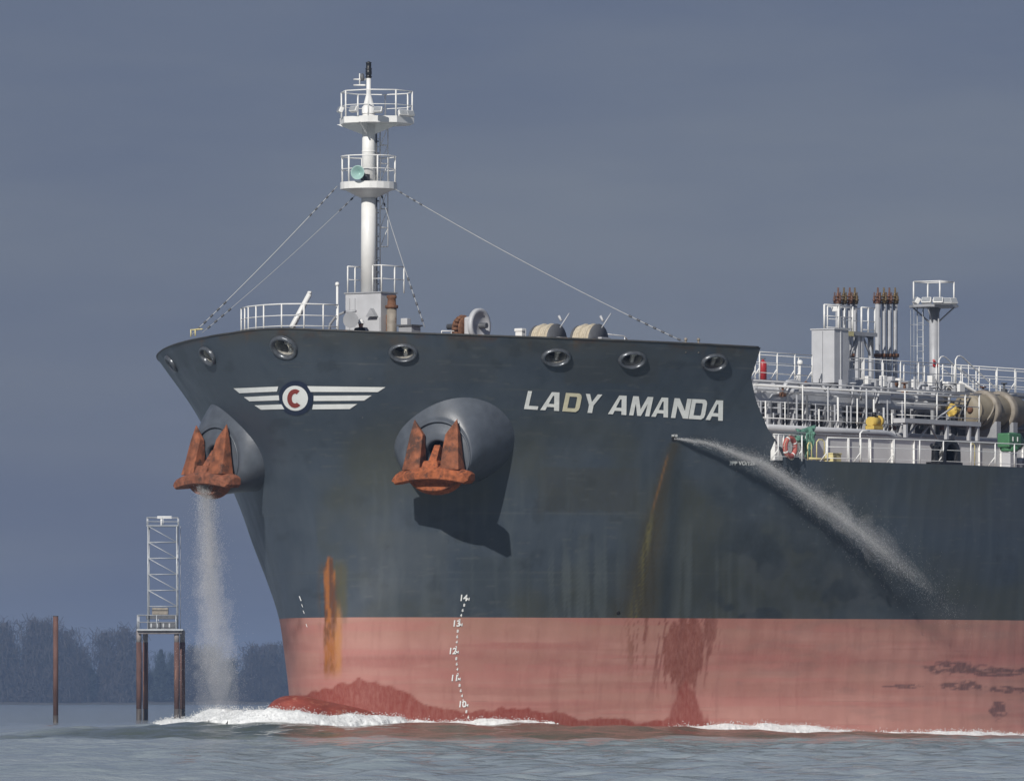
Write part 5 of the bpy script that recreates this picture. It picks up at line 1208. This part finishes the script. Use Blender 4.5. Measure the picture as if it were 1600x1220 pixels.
def mist_mat(name, den):
    m = bpy.data.materials.new(name); m.use_nodes = True; t = m.node_tree; t.nodes.clear(); a = t.nodes.new('ShaderNodeOutputMaterial'); b = t.nodes.new('ShaderNodeVolumePrincipled')
    b.inputs['Color'].default_value = (.97, .97, .98, 1); b.inputs['Density'].default_value = den; b.inputs['Anisotropy'].default_value = -.5; t.links.new(b.outputs[0], a.inputs['Volume']); return m
def mist(parent, line, rad, den, seed, base, rough=.5, k=14):
    """a ragged closed sleeve of fine mist round a line of points"""
    L_ = [Vector(p) for p in line]; n = len(L_); rings = []; a = None
    for i, p in enumerate(L_):
        d = (L_[min(i + 1, n - 1)] - L_[max(i - 1, 0)]).normalized(); a = d.orthogonal().normalized() if a is None else (a - d * a.dot(d)).normalized(); b = d.cross(a)
        ang = np.arange(k) * 2 * math.pi / k; w = 1 + rough * 2 * min(1, (n - 1 - i) / 6) * (fbm(np.full(k, i * .42 + seed), np.cos(ang) * 1.3 + 5, seed, 3) + fbm(np.full(k, i * .9 + seed), np.sin(ang) * 1.9 + 5, seed + 3, 2) - 1)
        rings.append([p + (a * math.cos(t) + b * math.sin(t)) * rad[i] * max(.15, w[j]) for j, t in enumerate(ang)])
    for j_, e_ in ((0, -1), (-1, 1)):
        c_ = sum(rings[j_], Vector((0, 0, 0))) / k; d_ = (L_[1] - L_[0] if j_ == 0 else L_[-1] - L_[-2]).normalized() * e_ * .12; tip = [c_ + d_ + (p - c_).normalized() * .002 for p in rings[j_]]
        rings = [tip] + rings if j_ == 0 else rings + [tip]
    m = loft(rings); m.add(rings[0], [tuple(range(k))]); m.add(rings[-1], [tuple(range(k))])
    return m.build('mist', mist_mat('mist_air', den), parent, base=base)
jl = [tuple(p) for p in tabp]
for j, (f0, f1, rs, den) in enumerate(((0, 54, 1.6, .07), (0, 50, 1.12, .13), (0, 46, .70, .30), (0, 40, .40, .9), (0, 31, .20, 4.5))):
    ar = np.linspace(0, 1, 60)[f0:f1]; off_ = .10 * ar * rs; x_ = [(p[0], p[1], p[2] + q) for p, q in zip(jl[f0:f1], off_)]
    mist(o, x_, [rs * (.035 + .62 * a_ ** 1.1) * min(1, .16 + (f1 / 60 - a_) * 3.0) for a_ in ar], den, 11 + 5 * j, tuple(h0))
m = MB(); n_ = hnormal(*h0); m.lathe(tuple(Vector(h0) - n_ * .02), n_, [(0, 0), (.012, .09), (.04, .10), (.05, .08), (.03, .05), (.02, 0)], 16); m.build('discharge_opening', 'hole', ship)
h1_ = hit(966, 957); n_ = hnormal(*h1_); MB().lathe(tuple(Vector(h1_) - n_ * .02), n_, [(0, 0), (.012, .07), (.03, .075), (.035, .05), (.02, 0)], 14).build('discharge_opening', 'hole', ship)
# washing water falling from the far anchor
C0, a__, b__, n__ = PODC[-1]; top = Vector(C0) + b__ * -1.0 + n__ * .55; NA = 80000
tt = RNG.uniform(0, 1, NA) ** 1.15; X_, Y_, Z_ = S2W(top[0], top[1], top[2])
zz_ = Z_ + .1 - tt * (Z_ - .3); xx = X_ + .05 + .75 * tt ** 1.3; wid = .16 + .40 * tt ** .9
G = RNG.normal(size=(NA, 2)); G[:, 0] = np.sign(G[:, 0]) * np.abs(G[:, 0]) ** .8
cl = fbm(G[:, 0] * 2.2 + 30, tt * 16 + G[:, 1], 71, 3)
haze_l = (RNG.uniform(0, 1, NA) < .30) * 1.   # thinner veil drifting to the left
P_ = np.stack([xx + G[:, 0] * wid * (1 + .4 * haze_l) - haze_l * .9 * tt ** .9 * RNG.uniform(0, 1, NA), Y_ + G[:, 1] * wid, zz_ + .1 * (fbm(tt * 30, G[:, 0] * 3, 5, 2) - .5)], 1)
keep = RNG.uniform(0, 1, NA) < np.clip((cl - .30) * 3.4, .12, 1) * np.interp(tt, [0, .3, .7, 1], [.9, .62, .42, .34])
P_ = P_[keep]; V_, F_ = octa(P_, RNG.uniform(.003, .009, len(P_)))
o0 = np.array([X_, Y_, 0.3]); me = np_mesh('anchor_wash', V_ - o0[None], F_, 'spray'); o = bpy.data.objects.new('anchor_wash', me); COL.objects.link(o); o.location = o0
tag(o, 'veil of washing water falling from the far anchor to the river', 'spray', kind='stuff')
ts = np.linspace(0, 1, 40)
for j, (f1, rs, den) in enumerate(((40, 1.45, .13), (36, .98, .24), (26, .62, .45), (16, .38, 1.0))):
    tq = ts[:f1]; mist(o, [(X_ + .05 + .75 * t_ ** 1.3 - .12 * t_ * rs, Y_, Z_ + .1 - t_ * (Z_ - .35)) for t_ in tq], [rs * (.24 + .42 * t_ ** .9) * min(1, .3 + (f1 / 40 - t_) * 6) for t_ in tq], den, 41 + 7 * j, tuple(o0), .45)

# ================================================================== foam of the bow wave
def foam(name, pts, hts, wid, label, seed, side=1., cell=.05, thr=.34, top_drop=3000):
    """pts: crest line in ship coordinates; a billowing sheet along it, with thrown drops"""
    P = np.array([S2W(v, u, 0)[:2] for v, u in pts]); seg = np.r_[0, np.cumsum(np.linalg.norm(np.diff(P, axis=0), axis=1))]
    sf = np.linspace(0, seg[-1], 160); cx = np.interp(sf, seg, P[:, 0]); cy = np.interp(sf, seg, P[:, 1])
    X, Y = np.meshgrid(np.arange(cx.min() - 1.6, cx.max() + 1.6, cell), np.arange(cy.min() - 1.8, cy.max() + 1.8, cell))
    best = np.full(X.shape, 1e9); S = np.zeros(X.shape)
    for a, b, c_ in zip(cx, cy, sf):
        dd = (X - a) ** 2 + (Y - b) ** 2; m_ = dd < best; best[m_] = dd[m_]; S[m_] = c_
    D = np.sqrt(best); H_ = np.interp(S, seg, hts); Wd = np.interp(S, seg, wid); pr = np.exp(-(D / Wd / .75) ** 2)
    b1 = 1 - np.abs(2 * fbm(X * 1.3, Y * 1.0, seed, 4) - 1); b2 = 1 - np.abs(2 * fbm(X * 3.6 + 7, Y * 2.8, seed + 3, 3) - 1); b3 = fbm(S * .9, D * .3, seed + 8, 3)
    hh = H_ * pr * (.44 + .30 * b1 + .40 * (b3 - .2)) + .05 * (b2 - .55) * np.minimum(1, H_ * 3) * pr ** .4
    msk = pr ** .6 * np.minimum(1, H_ * 5) * (.45 + .75 * fbm(X * .9 + 2, Y * .5, seed + 5, 4)) + .25 * (b2 - .5)
    Z = water_z(X, Y) - .07 + (hh + .05) * sstep(0, .13, msk - thr)
    r, c = X.shape; I = np.arange(r * c).reshape(r, c); q = np.stack([I[:-1, :-1], I[:-1, 1:], I[1:, 1:], I[1:, :-1]], -1); ok = msk[:-1, :-1] > thr; q = q[ok]
    V = np.stack([X, Y, Z], -1).reshape(-1, 3); us_ = np.zeros(len(V), bool); us_[q.ravel()] = True; rm = np.cumsum(us_) - 1
    cand = np.argwhere((msk > thr + .08) & (H_ > .12)); ii = cand[RNG.integers(0, len(cand), top_drop)]
    Q = np.stack([X[ii[:, 0], ii[:, 1]], Y[ii[:, 0], ii[:, 1]], Z[ii[:, 0], ii[:, 1]]], 1); hq = H_[ii[:, 0], ii[:, 1]]
    Q += RNG.normal(size=Q.shape) * .05; Q[:, 2] += np.abs(RNG.normal(size=len(Q))) * .09 * hq
    V2, F2 = octa(Q, RNG.uniform(.006, .022, len(Q)))
    Va = np.concatenate([V[us_], V2]); q3 = rm[q]; tri = np.concatenate([q3[:, [0, 1, 2]], q3[:, [0, 2, 3]], F2 + us_.sum()])
    o0 = np.array([cx[len(cx) // 2], cy[len(cy) // 2], 0]); me = np_mesh(name, Va - o0[None], tri, 'foam', True)
    o = bpy.data.objects.new(name, me); COL.objects.link(o); o.location = o0; tag(o, label, 'foam', kind='stuff'); return o
wl = lambda u, off: (float(halfb(u, .6)) + off, u)
foam('bow_wave_foam', [(-10.2, 1.9), (-7.4, -.4), (-4.6, -2.0), (-2.2, -3.6), (-.2, -4.7), (1.4, -4.3), (2.2, -3.0), (2.75, -1.4), (3.1, 0.)] + [wl(u, .35) for u in (1.2, 2.4, 3.6, 4.8, 6.0)],
     [.0, .22, .44, .60, .68, .62, .52, .44, .40, .36, .32, .28, .24, .04], [.5, .7, .9, 1.0, 1.0, .9, .8, .7, .6, .55, .5, .45, .4, .3], 'white breaking bow wave curling round the red bulb', 91, top_drop=6000)
foam('side_wave_foam', [wl(u, .45) for u in (8.6, 9.8, 11.2, 12.8, 14.5, 16.5, 19, 22, 25, 28)], [.0, .16, .34, .42, .36, .30, .24, .22, .16, .12], [.4, .6, .8, .9, .9, .8, .7, .7, .6, .5], 'white foam sliding along the red hull side at the right', 131, top_drop=3500)

# ================================================================== marks in the river: a lone pile and a beacon tower
def at(px, py, Y): return ((px - CX) / F * Y, Y, CAMH + (HY - py) / F * Y)
def wthing(name, base, label, cat, group=None): return thing(name, base, label, cat, group, ship=False)
p = at(87, 1130, 538); t = wthing('mooring_pile', (p[0], p[1], 0), 'lone rusty brown pile standing in the river at far left', 'pile')
zt_ = at(87, 963, 538)[2]
MB().tube((p[0], p[1], .55), (p[0], p[1], zt_), .175, n=18).build('shaft', 'pole_rust', t)
MB().tube((p[0], p[1], -1), (p[0], p[1], .55), .178, n=18).build('wet_foot', 'pole_dark', t)
MB().tube((p[0], p[1], zt_), (p[0], p[1], zt_ + .05), .185, n=18).build('cap', 'pole_dark', t)
YT = 631.; S_ = F / YT; base = at(251, 1125, YT)
t = wthing('beacon_tower', (base[0], YT, 0), 'grey lattice beacon tower on red piles beside the ship', 'tower')
zc = at(0, 985, YT)[2]; zr = at(0, 1003, YT)[2]; zplat = at(0, 978, YT)[2]
for x, dy in ((218, -.9), (226.5, .7), (277, -.9), (284.5, .7)):
    q = at(x, 1125, YT); X_ = q[0]
    pl_ = MB().tube((X_, YT + dy, .9), (X_, YT + dy, zr), .215, n=18).build('pile', 'pole_rust', t)
    MB().tube((X_, YT + dy, -1), (X_, YT + dy, .9), .218, n=18).build('pile_foot', 'pole_dark', pl_)
    MB().tube((X_, YT + dy, zr), (X_, YT + dy, zc), .205, n=18).build('pile_top', 'pole_grey', pl_)
xl, xr = at(215, 0, YT)[0], at(287, 0, YT)[0]
MB().bx((xl, YT - 1.6, zc), (xr, YT + 1.6, zc + .12)).build('deck', 'galv', t)
for dy in (-1.2, 1.2): MB().bx((xl + .1, YT + dy - .1, zc - .25), (xr - .1, YT + dy + .1, zc)).build('deck_beam', 'pole_grey', t)
zd = zc + .12
rail(t, 'deck_railing', [(xl + .05, YT - 1.55, zd), (at(276, 0, YT)[0], YT - 1.55, zd), (at(276, 0, YT)[0], YT + 1.55, zd), (xl + .05, YT + 1.55, zd)], 1.1, 1.3, (1, .5), .03, .035, 'galv', closed=True)
bx0, bx1 = at(231, 0, YT)[0], at(277, 0, YT)[0]
MB().bx((bx0, YT - .9, zd), (bx1, YT + .6, zd + .55)).build('battery_box', 'dgrey', t)
for k in range(4):
    x = bx0 + .25 + k * .48; MB().bx((x, YT - .95, zd + .1), (x + .12, YT - .9, zd + .45)).build('box_door', 'galv', t)
MB().bx((bx0 - .1, YT - .8, zd + .8), (bx1 - .1, YT + .6, zd + 1.12)).build('solar_panel', 'dgrey', t)
MB().bx((at(238, 0, YT)[0], YT - .5, zd + 1.15), (at(263, 0, YT)[0], YT + .4, zd + 1.7)).build('equipment_box', 'tan', t, bevel=.03)
lx0, lx1 = at(232, 0, YT)[0], at(277, 0, YT)[0]; zl1 = at(0, 822, YT)[2]; zl0 = zd; hw = 1.0
for x in (lx0, lx1):
    for dy in (-hw, hw): MB().tube((x, YT + dy, zl0), (x, YT + dy, zl1), .055, n=6).build('tower_leg', 'galv', t)
nlv = 5; zs = [zl0 + 1.8 + (zl1 - zl0 - 1.8) * k / nlv * 1.0 for k in range(nlv + 1)]
for k, z in enumerate(zs):
    for dy in (-hw, hw): MB().tube((lx0, YT + dy, z), (lx1, YT + dy, z), .032, n=5).build('girt', 'galv', t)
    for x in (lx0, lx1): MB().tube((x, YT - hw, z), (x, YT + hw, z), .032, n=5).build('girt', 'galv', t)
    if k < nlv:
        for dy in (-hw, hw): MB().tube((lx0, YT + dy, zs[k + 1]), (lx1, YT + dy, z), .03, n=5).build('diagonal', 'galv', t)
        for x in (lx0, lx1): MB().tube((x, YT - hw, z), (x, YT + hw, zs[k + 1]), .03, n=5).build('diagonal', 'galv', t)
MB().bx((lx0 - .12, YT - hw - .1, zl1), (lx1 + .12, YT + hw + .1, zl1 + .06)).build('top_deck', 'galv', t)
rail(t, 'top_railing', [(lx0 - .08, YT - hw, zl1 + .06), (lx1 + .08, YT - hw, zl1 + .06), (lx1 + .08, YT + hw, zl1 + .06), (lx0 - .08, YT + hw, zl1 + .06)], .62, 1.2, (1, .5), .025, .03, 'galv', closed=True)
q = at(255, 808.5, YT); MB().tube((q[0] - .15, YT, zl1), (q[0] - .15, YT, q[2]), .07, n=8).build('radar_post', 'white', t)
MB().box((q[0] + .1, YT, q[2] + .02), (1.15, .25, .20)).build('radar_bar', 'white', t, bevel=.03)
m = MB()
for dx in (0, .35): m.tube((lx1 + .25 + dx * 0, YT - .2 + dx, zl0), (lx1 + .25, YT - .2 + dx, zl1), .02, n=4)
for z in np.arange(zl0 + .3, zl1, .45): m.tube((lx1 + .25, YT - .2, z), (lx1 + .25, YT + .15, z), .014, n=4)
m.build('ladder', 'galv', t)

# ================================================================== far shore
YS = 3600.; SH = F / YS
sx = np.concatenate([np.linspace(-1400, 1400, 141)]); sy = np.array([YS - 4, YS + 6, YS + 30, YS + 160, YS + 700])
SX, SY = np.meshgrid(sx, sy); SZ = np.array([-1., .6, 1.6, 2.4, 3.0])[:, None] + .8 * (fbm(SX / 40, SY / 40, 3, 3) - .5)
I = np.arange(SX.size).reshape(SX.shape); fq = np.stack([I[:-1, :-1], I[:-1, 1:], I[1:, 1:], I[1:, :-1]], -1).reshape(-1, 4)
o = bpy.data.objects.new('far_bank', np_mesh('far_bank', np.stack([SX, SY, SZ], -1).reshape(-1, 3), fq, 'bank', True)); COL.objects.link(o); tag(o, 'low dark far bank of the river', 'bank', kind='structure')
def leafq(c, size, n, rng, flat=1., up_=1.):
    """n small tilted faces about points c"""
    d1 = rng.normal(size=(n, 3)); d1[:, 2] *= up_; d1 /= np.linalg.norm(d1, axis=1)[:, None]; d2 = rng.normal(size=(n, 3)); d2 -= (d2 * d1).sum(1)[:, None] * d1; d2 /= np.linalg.norm(d2, axis=1)[:, None]
    s1 = size * rng.uniform(.6, 1.4, n)[:, None]; s2 = s1 * flat
    return np.stack([c - d1 * s1 - d2 * s2, c + d1 * s1 - d2 * s2, c + d1 * s1 + d2 * s2, c - d1 * s1 + d2 * s2], 1).reshape(-1, 3), np.arange(4 * n).reshape(n, 4)
def bare_tree(seed, H):
    """trunk and limbs, then a haze of twigs: returns (trunk builder, twig verts, twig faces)"""
    rng = np.random.default_rng(seed); tr = MB(); tips = []
    def grow(p, d, L_, r, lev):
        q = p + d * L_; tr.tube(tuple(p), tuple(q), r, r * .62, n=5 if lev < 2 else 3, cap=False)
        if lev >= 4 or r < .045: tips.append((p, q)); return
        if lev >= 2: tips.append((p, q))
        k = rng.integers(2, 4) if lev else 5
        for i in range(k):
            a = rng.normal(size=3); a[2] *= .4; nd = d * (1.0 if lev else .75) + a * (.42 if lev else .48); nd[2] = abs(nd[2]) * .9 + .18; nd /= np.linalg.norm(nd)
            grow(p + d * L_ * rng.uniform(.55, 1) if i else q, nd, L_ * rng.uniform(.58, .82), r * rng.uniform(.5, .68), lev + 1)
    grow(np.array([0., 0, 0]), np.array([rng.normal() * .03, 0, 1.]), H * .30, H * .016, 0)
    n = 2500; ii = rng.integers(0, len(tips), n); f = rng.uniform(0, 1.25, n)[:, None]; A = np.array([t_[0] for t_ in tips]); B = np.array([t_[1] for t_ in tips])
    c = A[ii] + (B[ii] - A[ii]) * f + rng.normal(size=(n, 3)) * H * .018
    c[:, 2] *= .97 / np.percentile(c[:, 2], 99.7); wr = .21 / np.percentile(np.hypot(c[:, 0], c[:, 1]), 93); c[:, :2] *= wr; V, Fq = leafq(c, H * .042, n, rng, .075, 2.4)
    zm = max(p[2] for p in tr.v); tr.v = [(p[0] * (wr if p[2] > .3 else 1), p[1] * (wr if p[2] > .3 else 1), p[2] * .95 / zm) for p in tr.v]
    return tr, V, Fq
def dense_tree(seed, H, pointed):
    rng = np.random.default_rng(seed); tr = MB(); tr.tube((0, 0, 0), (0, 0, H * .9), H * .018, H * .004, n=6)
    n = 3000; z = rng.uniform(.06, 1, n) ** (1.1 if pointed else .8)
    rad = (1 - z) * .20 + .012 if pointed else .17 * np.sqrt(np.clip(1 - (2 * z - .95) ** 2, 0.02, 1)) * (.75 + .5 * fbm(z * 7, np.full(n, seed * 1.7), seed, 2))
    a = rng.uniform(0, 6.283, n); lump = .72 + .55 * fbm(a * 1.6 + seed, z * 9, seed + 2, 3)
    rr = rad * lump * np.sqrt(rng.uniform(.15, 1, n)); c = np.stack([rr * np.cos(a), rr * np.sin(a), z], 1) * H
    V, Fq = leafq(c, H * .017, n, rng, .5); return tr, V, Fq
PROTO = [bare_tree(3, 1.), bare_tree(8, 1.), bare_tree(21, 1.), bare_tree(34, 1.), dense_tree(5, 1., True), dense_tree(6, 1., False), dense_tree(9, 1., False)]
MESH = []
for i, (tr, V, Fq) in enumerate(PROTO):
    b_ = bpy.data.meshes.new('trunk'); b_.from_pydata(tr.v, [], tr.f); b_.materials.append(MT['bark'])
    MESH.append((b_, np_mesh('crown', V, Fq, 'bark' if i < 4 else 'bark2')))
def far_tree(px, ytop, k, label, dY=0, wide=1.):
    Y = YS + 14 + dY; b = at(px, 1100, Y); H = (at(px, ytop, Y)[2] - 1.2) * (1.0 if k >= 4 else 1.06)
    t = thing('bare_tree' if k < 4 else 'evergreen_tree', (b[0], Y, .9), label, 'tree', 'trees on the far shore', ship=False); t.scale = (H * wide, H * wide, H); t.rotation_euler = (0, 0, RNG.uniform(0, 6))
    for nm, me in (('trunk', MESH[k][0]), ('crown', MESH[k][1])):
        o = bpy.data.objects.new(nm, me); COL.objects.link(o); o.parent = t
for px, yt, k, lab, w in ((12, 972, 0, 'bare tree on the far shore at the left picture edge', 1.1), (45, 968, 1, 'tall bare tree on the far shore left of the lone pile', 1.15), (74, 972, 2, 'tall bare tree on the far shore just left of the lone pile', 1.),
                          (105, 985, 3, 'bare tree on the far shore just right of the lone pile', 1.), (122, 1010, 1, 'small bare tree on the far shore, lower neighbour right of the pile', 1.), (163, 988, 2, 'spreading bare tree on the far shore midway between pile and tower, its left one', 1.), (190, 981, 0, 'spreading bare tree on the far shore midway between pile and tower, its right one', 1.2),
                          (252, 1014, 4, 'dark pointed evergreen on the far shore between the tower piles', 1.2), (140, 1040, 5, 'rounded dark evergreen on the far shore right of the lone pile', 1.3), (305, 1012, 3, 'bare tree on the far shore just right of the tower', 1.3), (390, 1008, 1, 'bare tree on the far shore left of the red bow', 1.4), (428, 1006, 2, 'bare tree on the far shore touching the ship outline', 1.2)):
    far_tree(px, yt, k, lab, RNG.uniform(0, 8), w)
# the wood behind them, one mass
VV = []; FF = []; off = 0
def put(k, X, Y, H, w=1.):
    global off
    tr, V, Fq = PROTO[k]; a = RNG.uniform(0, 6.28); c_, s_ = math.cos(a), math.sin(a)
    Q = np.stack([(V[:, 0] * c_ - V[:, 1] * s_) * H * w + X, (V[:, 0] * s_ + V[:, 1] * c_) * H * w + Y, V[:, 2] * H + 1.0], 1); VV.append(Q); FF.append(Fq + off); off += len(Q)
for X in np.arange(-330, 330, 5.2):
    pxx = CX + F * X / YS; mid = np.interp(pxx, [-200, 0, 95, 125, 160, 200, 230, 440, 2000], [33, 33, 31, 20, 24, 26, 25, 27, 28])
    put(int(RNG.choice([5, 6, 5, 6, 4])), X + RNG.uniform(-2, 2), YS + 40 + RNG.uniform(0, 60), mid * RNG.uniform(.22, .46), RNG.uniform(.9, 1.7))
    put(int(RNG.integers(0, 4)), X + RNG.uniform(-4, 4), YS + 30 + RNG.uniform(0, 90), mid * RNG.uniform(.50, 1.10), RNG.uniform(.55, 1.25))
    if RNG.uniform() < .6: put(int(RNG.integers(0, 4)), X + RNG.uniform(-4, 4), YS + 60 + RNG.uniform(0, 90), mid * RNG.uniform(.45, .9), RNG.uniform(.7, 1.4))
for X in np.arange(-330, 330, 2.6): put(int(RNG.choice([5, 6])), X, YS + 22 + RNG.uniform(0, 12), RNG.uniform(7, 14), 2.0)
Va = np.concatenate(VV); o = bpy.data.objects.new('far_wood', np_mesh('far_wood', Va - np.array([0, YS, 0])[None], np.concatenate(FF), 'bark2')); COL.objects.link(o); o.location = (0, YS, 0)
tag(o, 'dark hazy wood along the far shore', 'wood', kind='stuff')

# ================================================================== the damp air over the river
HZ = MB().bx((-4650, -3100, -9), (4650, 5400, 44)); hm = bpy.data.materials.new('haze_air'); hm.use_nodes = True; hn = hm.node_tree; hn.nodes.clear()
ho = hn.nodes.new('ShaderNodeOutputMaterial'); hp = hn.nodes.new('ShaderNodeVolumePrincipled'); hp.inputs['Color'].default_value = (.42, .60, .95, 1); hp.inputs['Density'].default_value = .00013; hp.inputs['Anisotropy'].default_value = .0
hn.links.new(hp.outputs[0], ho.inputs['Volume'])
hz_o = HZ.build('haze', hm); tag(hz_o, 'thin blue-grey haze over the river', 'haze', kind='stuff')
